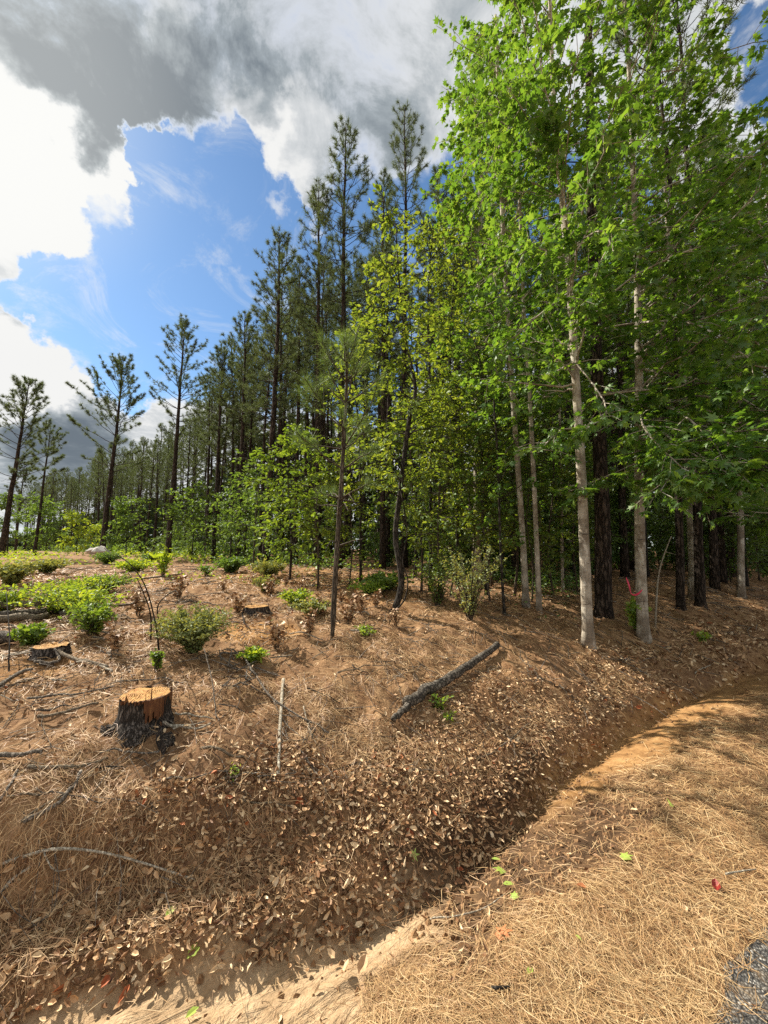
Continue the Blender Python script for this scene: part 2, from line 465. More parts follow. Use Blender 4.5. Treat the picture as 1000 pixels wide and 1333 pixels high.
def gum_bark():
    m, N = mat_new('sweetgum_bark')
    g = N.new('ShaderNodeTexCoord').outputs['Object']
    n1 = N.noise(N.vmath('MULTIPLY', g, (5, 5, 26)), 1.0, 4, .6, dist=.6); n2 = N.noise(g, 4.5, 5, .6)
    n3 = N.noise(g, 1.1, 3); n4 = N.noise(N.vmath('MULTIPLY', g, (34, 34, 7)), 1.0, 4, .6); n5 = N.noise(N.vmath('MULTIPLY', g, (8, 8, 4)), 1.0, 4, .6)
    col = N.mix(N.smooth(n2, .40, .60), (.22, .18, .135), (.46, .41, .33))
    col = N.mix(N.smooth(n4, .48, .70, 0, .7), col, (.17, .135, .10))
    col = N.mix(N.smooth(n5, .56, .64, 0, .8), col, (.60, .56, .48))
    col = N.mix(N.smooth(n1, .635, .68, 0, .85), col, (.07, .055, .045))
    col = N.mix(N.smooth(n3, .55, .75, 0, .7), col, (.24, .26, .17))
    return finish(m, N, col, .85, N.bump(N.math('ADD', n1, n4), .7, .015), .2)


M['gum_bark'] = gum_bark()
M['stick'] = bark_mat('dead_stick', (.20, .155, .105), (.34, .27, .19), (.44, .37, .29), 40, 40, .4, .01)
M['grey_stick'] = bark_mat('grey_stick', (.17, .14, .11), (.30, .255, .205), (.40, .355, .30), 30, 30, .5, .01)
M['pale_stick'] = bark_mat('pale_stick', (.42, .36, .27), (.58, .52, .42), (.50, .43, .33), 40, 40, .3, .008)
M['log'] = bark_mat('rotting_log', (.12, .10, .08), (.24, .205, .165), (.33, .29, .24), 18, 18, .7, .015)
M['needle'] = flat_mat('dry_needle', [(.1, (.16, .075, .03)), (.38, (.34, .19, .08)), (.62, (.50, .33, .155)), (.9, (.66, .50, .28))], .58, nscale=3.0, spec=.4)
M['needle_dark'] = flat_mat('weathered_needle', [(0, (.12, .052, .022)), (.35, (.32, .172, .08)), (.66, (.54, .35, .17)), (.95, (.76, .58, .355))], .55, nscale=2.2, spec=.4)
M['litter'] = flat_mat('dead_leaf', [(.08, (.07, .032, .018)), (.35, (.22, .11, .05)), (.55, (.50, .31, .16)), (.76, (.68, .51, .31)), (.92, (.78, .68, .52))], .6, nscale=30, spec=.35)
M['rust_leaf'] = flat_mat('rust_leaf', [(0, (.32, .09, .035)), (1, (.52, .22, .09))], .6)
M['red_leaf'] = flat_mat('dark_red_leaf', [(0, (.13, .012, .012)), (1, (.28, .03, .02))], .5)
M['green_fallen'] = leaf_mat('fallen_green_leaf', [(0, (.18, .32, .05)), (1, (.42, .50, .09))], trans=.2, tcol=1.2)


def wood_cut():
    m, N = mat_new('fresh_cut_wood')
    g = N.new('ShaderNodeTexCoord').outputs['Object']
    w = N.new('ShaderNodeTexWave', wave_type='RINGS', rings_direction='Z'); N.l.new(g, w.inputs[0])
    w.inputs['Scale'].default_value = 16; w.inputs['Distortion'].default_value = 1.5; w.inputs['Detail'].default_value = 3
    n = N.noise(g, 22, 5, .7)
    col = N.mix(w.outputs[1], (.44, .23, .07), (.57, .34, .12)); col = N.mix(N.smooth(n, .42, .68), col, (.36, .16, .05))
    n2 = N.noise(g, 5, 4); col = N.mix(N.smooth(n2, .5, .7, 0, .7), col, (.22, .15, .09))
    w2 = N.new('ShaderNodeTexWave'); N.l.new(g, w2.inputs[0]); w2.inputs['Scale'].default_value = 30; w2.inputs['Distortion'].default_value = 3
    return finish(m, N, col, .75, N.bump(N.math('ADD', n, N.math('MULTIPLY', w2.outputs[1], .5)), .8, .008), .2)


M['wood_cut'] = wood_cut()


def splinter():
    m, N = mat_new('torn_wood')
    g = N.new('ShaderNodeTexCoord').outputs['Object']
    mp = N.new('ShaderNodeMapping'); mp.inputs['Scale'].default_value = (40, 40, 4); N.l.new(g, mp.inputs[0])
    n = N.noise(mp.outputs[0], 1.5, 4, .7)
    col = N.ramp(n, [(.3, (.06, .026, .015)), (.55, (.14, .06, .027)), (.75, (.30, .16, .06))])
    return finish(m, N, col, .7, N.bump(n, .7, .01), .2)


M['splinter'] = splinter()


def simple(name, c, rough=.7):
    m, N = mat_new(name); pos = N.new('ShaderNodeNewGeometry').outputs['Position']
    n = N.noise(pos, 25, 4)
    return finish(m, N, N.mix(n, tuple(k * .75 for k in c), tuple(min(1, k * 1.2) for k in c)), rough, N.bump(n, .3, .005))


M['tape'] = simple('pink_tape', (.75, .05, .12), .4)
M['rock'] = simple('pale_rock', (.48, .45, .41), .9)


def ground_mat():
    m, N = mat_new('forest_floor')
    pos = N.new('ShaderNodeNewGeometry').outputs['Position']
    at_ = N.new('ShaderNodeAttribute'); at_.attribute_name = 'zone'
    sep = N.new('ShaderNodeSeparateColor'); N.l.new(at_.outputs['Color'], sep.inputs[0])
    sand, mud, clay = sep.outputs[0], sep.outputs[1], sep.outputs[2]
    n1 = N.noise(pos, 1.1, 6, .6); n2 = N.noise(pos, 7, 6, .65); n3 = N.noise(pos, 40, 4, .7); n4 = N.noise(pos, 120, 3, .7)
    mp = N.new('ShaderNodeMapping'); mp.inputs['Scale'].default_value = (1, 1, .3); N.l.new(pos, mp.inputs[0])
    w1 = N.noise(N.vmath('MULTIPLY', pos, (14, 70, 20)), 1, 4, .7, dist=1.0); w2 = N.noise(N.vmath('MULTIPLY', pos, (70, 14, 20)), 1, 4, .7, dist=1.0)
    str_ = N.math('MAXIMUM', w1, w2)
    duff = N.ramp(N.math('ADD', N.math('MULTIPLY', n2, .5), N.math('MULTIPLY', str_, .5)), [(.32, (.05, .025, .012)), (.45, (.17, .090, .044)), (.57, (.325, .195, .10)), (.74, (.49, .335, .19))])
    duff = N.mix(N.smooth(n1, .45, .7), duff, N.mix(n3, (.11, .055, .029), (.30, .178, .096)))
    scol = N.ramp(N.math('ADD', N.math('MULTIPLY', n2, .6), N.math('MULTIPLY', n3, .4)), [(.32, (.24, .155, .085)), (.5, (.42, .29, .17)), (.7, (.58, .43, .27))])
    ccol_ = N.ramp(N.math('ADD', N.math('MULTIPLY', n2, .7), N.math('MULTIPLY', n3, .3)), [(.32, (.16, .075, .028)), (.5, (.36, .195, .075)), (.7, (.54, .33, .14))])
    mcol = N.ramp(n2, [(.32, (.045, .027, .016)), (.55, (.11, .065, .036)), (.75, (.22, .13, .065))])
    col = N.mix(mud, duff, mcol); col = N.mix(sand, col, scol); col = N.mix(clay, col, ccol_)
    h = N.math('ADD', N.math('ADD', N.math('MULTIPLY', n2, .6), N.math('MULTIPLY', n3, .3)), N.math('MULTIPLY', n4, .12))
    sd_ = N.vmath('DOT_PRODUCT', pos, (.80, .60, 0.0), out=1); td_ = N.vmath('DOT_PRODUCT', pos, (-.60, .80, 0.0), out=1)
    cx = N.new('ShaderNodeCombineXYZ'); N.l.new(N.math('MULTIPLY', sd_, 5.0), cx.inputs[0]); N.l.new(N.math('MULTIPLY', td_, 15.0), cx.inputs[1])
    rp = N.noise(cx.outputs[0], 1.0, 5, .6, dist=.7)
    col = N.mix(N.math('MULTIPLY', sand, N.smooth(rp, .54, .70, 0, .4)), col, (.27, .165, .085))
    h = N.math('ADD', h, N.math('MULTIPLY', str_, .3)); h = N.math('ADD', h, N.math('MULTIPLY', N.math('MULTIPLY', rp, sand), 2.2))
    return finish(m, N, col, .95, N.bump(h, .8, .03), .1)


M['ground'] = ground_mat()


def asphalt_mat():
    m, N = mat_new('chip_asphalt')
    pos = N.new('ShaderNodeNewGeometry').outputs['Position']
    v = N.new('ShaderNodeTexVoronoi'); N.l.new(pos, v.inputs[0]); v.inputs['Scale'].default_value = 110
    n = N.noise(pos, 6, 5)
    hue = N.new('ShaderNodeSeparateColor'); N.l.new(v.outputs[1], hue.inputs[0])
    col = N.ramp(hue.outputs[0], [(0, (.05, .05, .05)), (.5, (.13, .125, .115)), (.85, (.27, .25, .22)), (1, (.5, .47, .42))])
    col = N.mix(N.smooth(v.outputs[0], .3, .7), col, (.04, .036, .032)); col = N.mix(N.smooth(n, .48, .72), col, (.22, .16, .10))
    return finish(m, N, col, .8, N.bump(N.math('SUBTRACT', 1.0, v.outputs[0]), .9, .008), .3)


M['asphalt'] = asphalt_mat()

# ------------------------------------------------------------------ ground and road
ang = np.concatenate([np.linspace(-62, 62, 500), np.linspace(62, 298, 90)[1:-1]]) * math.pi / 180
rad = np.concatenate([[0.02, .3, .6], np.geomspace(.8, 30, 215), np.geomspace(33, 900, 26)])
A_, R_ = np.meshgrid(ang, rad)
gx = np.sin(A_) * R_; gy = np.cos(A_) * R_
gz = H(gx, gy)
na = len(ang); nr = len(rad)
i = (np.arange(nr - 1)[:, None] * na + np.arange(na)[None, :]); j = (np.arange(nr - 1)[:, None] * na + (np.arange(na)[None, :] + 1) % na)
q = np.stack([i, j, j + na, i + na], -1).reshape(-1, 4)[:, ::-1]
me = mesh_np('ground', np.stack([gx, gy, gz], -1).reshape(-1, 3), [q], M['ground'], smooth=True)
ca = me.color_attributes.new('zone', 'FLOAT_COLOR', 'POINT')
zc = np.stack([zone_sand(gx, gy), zone_mud(gx, gy), zone_clay(gx, gy), np.ones_like(gx)], -1).astype(np.float32)
ca.data.foreach_set('color', zc.ravel())
tag(link('ground', me), 'forest floor of pine straw, sandy washout and reddish clay', kind='structure')

ss = np.concatenate([np.linspace(-40, -2, 30), np.linspace(-1.9, 6, 160), np.linspace(6.5, 60, 50)])
tt = np.concatenate([np.linspace(-3.6, .2, 16), np.linspace(.25, .60, 6)])
S_, T_ = np.meshgrid(ss, tt)
edge = (T_ >= .599) * (vn(S_, S_ * 0, 2.5, 41) * .12 + vn(S_, S_ * 0, 9, 42) * .05 + .04)
T2 = T_ + edge
rx = .841 * S_ - .541 * T2; ry = .541 * S_ + .841 * T2
rz = H(rx, ry) + .006 + .004 * vn(rx, ry, 14, 43)
n_s = len(ss)
i = (np.arange(len(tt) - 1)[:, None] * n_s + np.arange(n_s - 1)[None, :])
q = np.stack([i, i + 1, i + 1 + n_s, i + n_s], -1).reshape(-1, 4)
tag(link('road', mesh_np('road', np.stack([rx, ry, rz], -1).reshape(-1, 3), [q], M['asphalt'], smooth=True)), 'worn chip asphalt road edge', kind='structure')


# ------------------------------------------------------------------ trees
def curve(pts, n):
    pts = np.asarray(pts, float); m = len(pts)
    if m == 2: return pts[0] + (pts[1] - pts[0]) * np.linspace(0, 1, n)[:, None]
    t = np.linspace(0, m - 1, n); out = []
    for v in t:
        i = min(int(v), m - 2); f = v - i
        p0 = pts[max(i - 1, 0)]; p1 = pts[i]; p2 = pts[i + 1]; p3 = pts[min(i + 2, m - 1)]
        out.append(.5 * ((2 * p1) + (-p0 + p2) * f + (2 * p0 - 5 * p1 + 4 * p2 - p3) * f * f + (-p0 + 3 * p1 - 3 * p2 + p3) * f ** 3))
    return np.array(out)


def pine_geo(rng, Ht, r0, cb, Rc, dens=1.0, nlen=.17, nw=.012, per=20, wob=.15, lean=(0, 0), stubs=14, levels=.38, low_open=0.0):
    """returns Tubes (trunk and limbs) and needle arrays, base at the origin"""
    n = 22; zs = np.linspace(0, 1, n)
    wx = np.cumsum(rng.normal(0, wob * .12, n)); wy = np.cumsum(rng.normal(0, wob * .12, n))
    path = np.stack([lean[0] * zs + wx * zs, lean[1] * zs + wy * zs, zs * Ht - .08], -1)
    T = Tubes(); rr = r0 * (1 - zs) ** .75 * .92 + .012; rr[0] = r0 * 1.25; rr[1] = r0 * 1.02
    T.add(path, rr, 9, rough=.04, rng=rng)
    P = []; A = []
    z = cb * Ht
    while z < Ht * .985:
        f = (z / Ht - cb) / (1 - cb)
        prof = (1 - f ** 2.4) ** .75 * (0.52 + .48 * min(1, f * 2.6)) * (1 - .12 * f) + .05
        k = rng.integers(3, 6)
        a0 = rng.uniform(0, 6.28)
        for b in range(k):
            if rng.random() < .12: continue
            az = a0 + b * 6.28 / k + rng.normal(0, .35)
            L = Rc * prof * rng.uniform(.6, 1.2)
            if L < .15: L = .15
            el = R(10 + 46 * f + rng.normal(0, 8))
            p0 = np.array([np.interp(z / Ht, zs, path[:, 0]), np.interp(z / Ht, zs, path[:, 1]), z])
            d = np.array([math.cos(az) * math.cos(el), math.sin(az) * math.cos(el), math.sin(el)])
            u = np.linspace(0, 1, 6)
            pts = p0 + d * (L * u)[:, None] + np.array([0, 0, 1.0]) * (L * .22 * (u ** 2))[:, None] + rng.normal(0, .03 * L, (6, 3)) * u[:, None]
            T.add(pts, np.linspace(max(.010, r0 * .16 * (1 - f * .6)), .006, 6), 4, cap=False)
            nt = max(2, int(L * 7 * dens * (1 if f > .12 else 1 - low_open)))
            start = .35 if f > .2 else .5
            for _ in range(nt):
                uu = start + (1 - start) * rng.random() ** .7
                c = np.array([np.interp(uu, u, pts[:, q_]) for q_ in range(3)])
                side = norm(d + rng.normal(0, .75, 3)); side[2] = abs(side[2]) * .8 + .1
                ls = rng.uniform(.10, .45) * min(1, L) * (1.25 - uu)
                e = c + side * ls
                if rng.random() < .6: T.add(np.array([c, e]), [.006, .004], 3, cap=False)
                P.append(e); A.append(norm(side + np.array([0, 0, .4])))
            P.append(pts[-1]); A.append(norm(d + np.array([0, 0, .5])))
        z += levels * rng.uniform(.6, 1.3) * (1.15 - .5 * f)
    P.append(path[-1]); A.append(np.array([0, 0, 1.0]))
    for _ in range(stubs):
        z = rng.uniform(.28, max(.3, cb)) * Ht; az = rng.uniform(0, 6.28); L = rng.uniform(.2, .9) * min(1, Ht / 10)
        p0 = np.array([np.interp(z / Ht, zs, path[:, 0]), np.interp(z / Ht, zs, path[:, 1]), z])
        T.add(np.array([p0, p0 + np.array([math.cos(az) * L * .6, math.sin(az) * L * .6, L * rng.uniform(-.1, .25)]), p0 + np.array([math.cos(az) * L, math.sin(az) * L, L * rng.uniform(-.3, .3)])]), [.014, .009, .004], 3, cap=False)
    P = np.array(P); A = np.array(A)
    m = len(P)
    PP = np.repeat(P, per, 0); AA = np.repeat(A, per, 0) * .75 + norm(rng.normal(0, 1, (m * per, 3))) * .85
    PP = PP - np.repeat(A, per, 0) * rng.uniform(0, .10, (m * per, 1))
    NN = rng.normal(0, 1, (m * per, 3)); S = nlen * rng.uniform(.6, 1.1, m * per)
    return T, (PP, AA, NN, S, nw)


def pine(label, cat, base, Ht, seed, group=None, nmat='pine_needle', **kw):
    rng = np.random.default_rng(seed)
    T, (P, A, N, S, nw) = pine_geo(rng, Ht, **kw)
    o = thing('pine_tree', label, cat, base, group)
    link('trunk', T.mesh('pine_trunk', M['pine_bark']), o)
    link('crown', leaf_mesh('pine_crown', P, A, N, S, BLADE, M[nmat], wid=nw), o)
    return o


def hardwood_geo(rng, path, radii, nbr, fr, blen, size, lpt=9, twigs=7, droop=.15, up=(10, 50), azb=None, sides=12, twl=(.25, .6), extra=(), upbias=.9, flat=.35):
    path = np.asarray(path, float); n = max(14, len(path) * 3); pc = curve(path, n)
    T = Tubes(); rr = np.interp(np.linspace(0, 1, n), np.linspace(0, 1, len(radii)), radii)
    rr[0] *= 1.42; rr[1] *= 1.05
    T.add(pc, rr, sides, rough=.03, rng=rng)
    P = []; A = []; N = []
    BR = []
    for b in range(nbr):
        f = fr[0] + (fr[1] - fr[0]) * (b + rng.random()) / nbr
        x = f * (n - 1); i = min(int(x), n - 2); p0 = pc[i] + (pc[i + 1] - pc[i]) * (x - i)
        az = rng.uniform(0, 6.28) if azb is None or rng.random() > azb[2] else azb[0] + rng.normal(0, azb[1])
        shape = 1 - abs(f - (fr[0] * .55 + fr[1] * .45)) / (fr[1] - fr[0]) * .9
        L = (blen[0] + (blen[1] - blen[0]) * rng.random()) * shape
        el = R(rng.uniform(*up) * (.6 + .6 * f))
        d = np.array([math.cos(az) * math.cos(el), math.sin(az) * math.cos(el), math.sin(el)])
        u = np.linspace(0, 1, 7)
        pts = p0 + d * (L * u)[:, None] + np.array([0, 0, -1.0]) * (L * droop * u ** 2)[:, None] + np.cumsum(rng.normal(0, .022 * L, (7, 3)), 0) * (u[:, None] > 0)
        BR.append((pts, max(.007, np.interp(f, np.linspace(0, 1, len(radii)), radii) * .33), L))
    for (pts, r_) in extra:
        pts = curve(pts, 8); BR.append((pts, r_, float(np.linalg.norm(pts[-1] - pts[0]))))
    for (pts, r_, L) in BR:
        m_ = len(pts); u = np.linspace(0, 1, m_)
        T.add(pts, np.linspace(r_, .005, m_), 5, cap=False)
        d = norm(pts[-1] - pts[0])
        nt = max(3, int(twigs * (L + .4)))
        for k in range(nt):
            uu = .22 + .78 * (k + rng.random()) / nt
            c = np.array([np.interp(uu, u, pts[:, q_]) for q_ in range(3)])
            side = norm(d * .6 + rng.normal(0, 1, 3) * np.array([.8, .8, flat]))
            ls = rng.uniform(*twl) * (1.3 - .6 * uu)
            e = c + side * ls + np.array([0, 0, -ls * .15])
            T.add(np.array([c, c * .45 + e * .55 + np.array([0, 0, .03]), e]), [.0055, .004, .0025], 3, cap=False)
            q = rng.random(lpt) ** .8
            P.append(c + (e - c) * q[:, None]); A.append(side[None, :] * .7 + norm(rng.normal(0, 1, (lpt, 3))) * np.array([1, 1, .5]) + np.array([0, 0, -.35]))
    P = np.concatenate(P); A = norm(np.concatenate(A))
    P = P + A * size * .35
    Nn = np.array([0, 0, upbias]) + rng.normal(0, .55, (len(P), 3)) + SUN * .35
    return T, (P, A, Nn, size * rng.uniform(.45, 1.2, len(P)))


def hardwood(name, label, cat, path, radii, seed, leaf, tpl, bark, group=None, **kw):
    rng = np.random.default_rng(seed); base = np.array(path[0], float)
    T, (P, A, N, S) = hardwood_geo(rng, path, radii, **kw)
    o = thing(name, label, cat, base, group)
    link('trunk', T.mesh(name + '_trunk', M[bark], off=base), o)
    link('crown', leaf_mesh(name + '_crown', P, A, N, S, tpl, M[leaf], off=base), o)
    return o


def pix_path(lst, depth, base=True):
    out = [at(X, Y, depth) for X, Y in lst]
    if base: out[0][2] = float(H(out[0][0], out[0][1])) - .05
    return out


def top_h(X, Y, base):
    d = ray(X, Y); k = math.hypot(base[0], base[1]) / math.hypot(d[0], d[1])
    return float(EYE[2] + d[2] * k - base[2])


def place(X, depth):
    d = ray(X, 715); p = EYE + d * (depth / d[1]); return gp(p[0], p[1], -.03)


# lone and edge pines told apart one by one: X, depth, top row, trunk radius, crown base, crown radius, extras
HERO = [
    (133, 24, 466, .17, .42, 2.7, dict(low_open=.35, dens=1.25, nw=.02, nlen=.2, levels=.5, lean=(.5, 0)), 'tall open pine with wide bare lower limbs standing alone before the far tree line', 'lone pine'),
    (219, 22, 412, .16, .50, 1.9, dict(low_open=.3, dens=1.1, nw=.018, nlen=.2, lean=(.3, 0)), 'tall straight pine with thin crown rising just ahead of the stand edge', 'edge pine'),
    (2, 22, 494, .16, .45, 2.1, dict(dens=1.2, nw=.02, nlen=.2, lean=(.6, 0)), 'pine leaning slightly into view at the clearing far end, outermost of the lone pines', 'lone pine'),
    (45, 29, 553, .12, .55, 1.7, dict(dens=1.3, nw=.024, nlen=.2, lean=(.5, 0), levels=.5), 'slim crooked pine with a small round crown beside the clearing', 'lone pine'),
    (20, 40, 602, .11, .50, 1.7, dict(dens=1.1, nw=.03, nlen=.22), 'smallest distant lone pine with a pale ragged crown', 'lone pine'),
    (346, 13.6, 300, .14, .42, 1.55, dict(dens=1.2, nw=.013, lean=(.2, 0)), 'dark broad pine at the corner of the stand beside the red bare patch', 'edge pine'),
    (412, 12.6, 240, .11, .55, 1.1, dict(dens=1.2, nw=.012, lean=(-.1, 0)), 'slim pine just before the tallest pair with its top against the blue gap', 'edge pine'),
    (441, 12.0, 156, .115, .52, 1.25, dict(dens=1.3, nw=.012, lean=(.1, 0)), 'very tall pine with a dense narrow top against the grey cloud', 'edge pine'),
    (526, 14.0, 134, .13, .58, 1.35, dict(dens=1.2, nw=.013), 'tall pine with a bushy top beside the sweetgum crowns', 'edge pine'),
    (498, 13.0, 222, .10, .55, 1.0, dict(dens=1.2, nw=.013), 'shorter pine wedged between the two tallest pines', 'edge pine'),
    (278, 19, 448, .11, .50, 1.4, dict(dens=1.4, nw=.016), 'bushy pine lower than its neighbours where the stand edge steps back', 'edge pine'),
    (310, 17, 400, .12, .5, 1.3, dict(dens=1.2, nw=.015), 'pine behind the corner pine with a lopsided crown', 'edge pine'),
    (384, 15.5, 330, .11, .55, 1.1, dict(dens=1.1, nw=.014), 'thin pine filling the gap behind the corner pine', 'edge pine'),
    (575, 12.0, 215, .10, .50, 1.2, dict(dens=1.2, nw=.012), 'dark pine half hidden behind the yellow green hardwoods', 'edge pine'),
]
for k, (X, dep, Yt, r0, cb, Rc, kw, lab, cat) in enumerate(HERO):
    b = place(X, dep); Ht = top_h(X, Yt, b)
    kw['dens'] *= 1.5; kw['nw'] *= .8
    pine(lab, 'pine tree', b, Ht, 100 + k, 'edge pines', r0=r0, cb=cb, Rc=Rc * 1.05, **kw)

# plantation pines: eight built, copied through the stand
rngF = np.random.default_rng(7)
EDGE = np.array([(-75, 84), (-50, 62), (-19, 33), (-9.5, 21), (-4.6, 14.8), (1, 12.0), (3.2, 8.2), (6.5, 8.8), (12, 12), (30, 24)])


def edge_y(x): return np.interp(x, EDGE[:, 0], EDGE[:, 1])


protos = []
for k in range(8):
    rr = np.random.default_rng(300 + k)
    T, (P, A, N, S, nw) = pine_geo(rr, 15.0, r0=.115 + .02 * rr.random(), cb=.46 + .1 * rr.random(), Rc=1.35 + .6 * rr.random(), dens=1.25, nlen=.22, nw=.014, per=16, stubs=22, wob=.34, lean=(rr.normal(0, .35), rr.normal(0, .35)))
    protos.append((T.mesh('stand_trunk', M['pine_bark']), leaf_mesh('stand_crown', P, A, N, S, BLADE, M['pine_needle'], wid=nw)))
pts = []
tries = 0
while len(pts) < 255 and tries < 60000:
    tries += 1
    u_ = rngF.random()
    X = rngF.uniform(20, 1080) if rngF.random() < .7 else rngF.uniform(50, 330); depm = rngF.uniform(0, 17) if rngF.random() < .8 else rngF.uniform(0, 28)
    xx = (X - 500) / F
    # walk along this bearing to the edge, then inward
    ds = np.linspace(5, 120, 500); inside = ds >= edge_y(xx * ds)
    if not inside.any(): continue
    d0 = ds[np.argmax(inside)]
    y = d0 + depm * (1 if d0 < 30 else 1.6); x = xx * y
    if d0 < 9 and depm < .5: continue
    md = 1.55 if y < 25 else 2.0
    if any((x - p[0]) ** 2 + (y - p[1]) ** 2 < md * md for p in pts): continue
    pts.append((x, y))
first = {}
for k, (x, y) in enumerate(pts):
    i = int(rngF.integers(8)); tm, cm = protos[i]
    o = thing('pine_tree', 'slender dark pine trunk standing among many alike inside the dense pine stand', 'pine tree', gp(x, y, -.05), 'plantation pines of the stand')
    bpt = gp(x, y, -.05); Xp = 500 + F * x / y
    env = np.interp(Xp, [30, 60, 100, 150, 190, 230, 262, 300, 330, 380, 430, 480, 540, 600, 700], [640, 612, 600, 580, 566, 535, 492, 445, 410, 350, 345, 300, 260, 230, 150])
    sc = top_h(Xp, env + abs(rngF.normal(0, 30)) - 8, bpt) / 15.0
    sc = float(np.clip(sc, .45, 1.12))
    o.rotation_euler = (rngF.normal(0, .012), rngF.normal(0, .012), rngF.uniform(0, 6.28)); o.scale = (sc, sc, sc)
    link('trunk', tm, o); link('crown', cm, o)

# sweetgums and other hardwoods on the bank, at the road edge of the wood
GUM = dict(group='sweetgums on the bank')
b1 = hit(765, 842); d1 = b1[1]
hardwood('sweetgum_tree', 'pale trunked sweetgum with no shoots at its foot, nearest to the road bank crest', 'tree',
         pix_path([(766, 842), (762, 740), (757, 620), (750, 500), (742, 370), (731, 250), (721, 130), (715, -40), (712, -240)], d1),
         [.070, .065, .060, .053, .046, .039, .031, .022, .01], 11, 'gum_leaf', STAR, 'gum_bark', nbr=66, fr=(.36, .99), blen=(.8, 2.5), size=.11, lpt=15, twigs=5.2,
         azb=(R(200), .9, .35), up=(5, 50), **GUM,
         extra=[([at(757, 560, d1), at(730, 560, d1 - .3), at(700, 590, d1 - .6)], .012), ([at(748, 470, d1), at(790, 530, d1 - .8), at(760, 560, d1 - 1.2)], .012),
                ([at(742, 380, d1), at(690, 420, d1 - .5), at(640, 470, d1 - .6)], .014), ([at(735, 300, d1), at(680, 330, d1 - .4), at(620, 370, d1 - .5)], .014),
                ([at(735, 330, d1), at(780, 300, d1 - .9), at(800, 330, d1 - 1.4)], .014)])
b2 = hit(835, 832); d2 = b2[1]
t2 = hardwood('sweetgum_tree', 'sweetgum wearing a pink tape knot and leafy shoots around its foot', 'tree',
              pix_path([(838, 832), (834, 740), (832, 620), (832, 500), (830, 370), (825, 240), (820, 120), (812, -60), (808, -260)], d2),
              [.078, .072, .064, .056, .048, .04, .032, .022, .01], 12, 'gum_leaf', STAR, 'gum_bark', nbr=78, fr=(.28, .99), blen=(1.0, 3.0), size=.115, lpt=16, twigs=5.2,
              azb=(R(-75), .9, .4), up=(-5, 45), droop=.22, **GUM,
              extra=[([at(834, 520, d2), at(890, 540, d2 - 1.2), at(960, 610, d2 - 2.0)], .018), ([at(834, 560, d2), at(880, 590, d2 - 1.0), at(860, 640, d2 - 1.7)], .016),
                     ([at(834, 480, d2), at(930, 500, d2 - 1.0), at(1030, 560, d2 - 1.8)], .018), ([at(834, 540, d2), at(900, 590, d2 - 1.6), at(1000, 640, d2 - 2.3)], .018),
                     ([at(832, 420, d2), at(900, 420, d2 - 1.0), at(980, 470, d2 - 1.8)], .018), ([at(834, 530, d2), at(840, 560, d2 - 1.5), at(900, 620, d2 - 2.2)], .014),
                     ([at(834, 600, d2), at(870, 600, d2 - .8), at(930, 650, d2 - 1.3)], .012), ([at(834, 600, d2), at(790, 620, d2 - .5), at(740, 640, d2 - .7)], .012)])
for pth, r_ in (([(775, 516), (800, 512), (836, 508), (880, 505), (906, 493)], .016), ([(836, 568), (858, 548), (885, 532), (920, 518)], .017), ([(836, 540), (870, 528), (905, 530)], .010)):
    T = Tubes(); pp = curve([at(X, Y, d2 - .10 - .3 * k) for k, (X, Y) in enumerate(pth)], 12)
    T.add(pp, np.linspace(r_ * 1.3, .005, 12), 6, rough=.1, rng=rngF)
    m_ = pp[6]; T.add(np.array([m_, m_ + np.array([.12, -.05, -.1])]), [.006, .002], 4)
    e = link('dead_branch', T.mesh('dead_branch', M['pale_stick'], off=t2.location), t2); e['label'] = 'bare bleached branch'

rng = np.random.default_rng(77)
for pth in ([(836, 525, d2), (900, 550, 4.7), (985, 600, 3.9), (1040, 640, 3.5)], [(836, 560, d2), (870, 575, 4.8), (905, 610, 4.1)], [(836, 500, d2), (930, 500, 4.7), (1030, 530, 3.9)]):
    pp = np.array([at(*q) for q in pth])
    T, (P, A, N_, S_l) = hardwood_geo(rng, pp, [.016, .012, .008, .004], nbr=13, fr=(.25, .98), blen=(.25, .75), size=.125, lpt=10, twigs=6, up=(-15, 22), sides=6, twl=(.15, .4), upbias=1.4)
    lb = link('low_branch', T.mesh('low_branch', M['twig_bark'], off=t2.location), t2); lb['label'] = 'low branch reaching over the road bend with large bright leaves'
    link('foliage', leaf_mesh('low_foliage', P, A, N_, S_l, STAR, M['gum_leaf'], off=t2.location), lb)

for X, dep, Ht, sd_, lab in ((965, 11.0, 9, 81, 'wide dark hardwood added to darken the wood beyond the road bend'), (838, 11.5, 10, 82, 'dark hardwood added to darken the wood straight behind the taped sweetgum'), (745, 12.5, 10, 83, 'hardwood added to deepen the shade far behind the pale sweetgum'), (1060, 9.5, 8, 84, 'hardwood added to shade the wood corner by the road bend')):
    b = place(X, dep)  # hardwoods added so their dense low crowns darken the wood interior
    hardwood('hardwood_tree', lab, 'tree', [b, b + np.array([.1, 0, Ht * .4]), b + np.array([0, .1, Ht * .7]), b + np.array([.1, 0, Ht])], [.08, .06, .04, .01], sd_, 'shade_leaf', OVAL, 'dark_bark',
             group='hardwoods added to darken the deep wood', nbr=60, fr=(.16, .98), blen=(1.2, 2.8), size=.16, lpt=10, twigs=5.5, up=(-5, 35))
b3 = place(1075, 6.4)
hardwood('sweetgum_tree', 'broad leafy sweetgum at the road bend whose crown fills the upper corner', 'tree',
         [b3, b3 + np.array([-.1, 0, 3]), b3 + np.array([-.2, .1, 6]), b3 + np.array([-.3, .1, 9])], [.11, .09, .06, .012], 13, 'gum_leaf', STAR, 'gum_bark',
         nbr=60, fr=(.2, .99), blen=(1.0, 2.9), size=.12, lpt=15, twigs=5, azb=(R(180), .8, .4), up=(0, 45), **GUM)
b4 = place(620, 8.4)
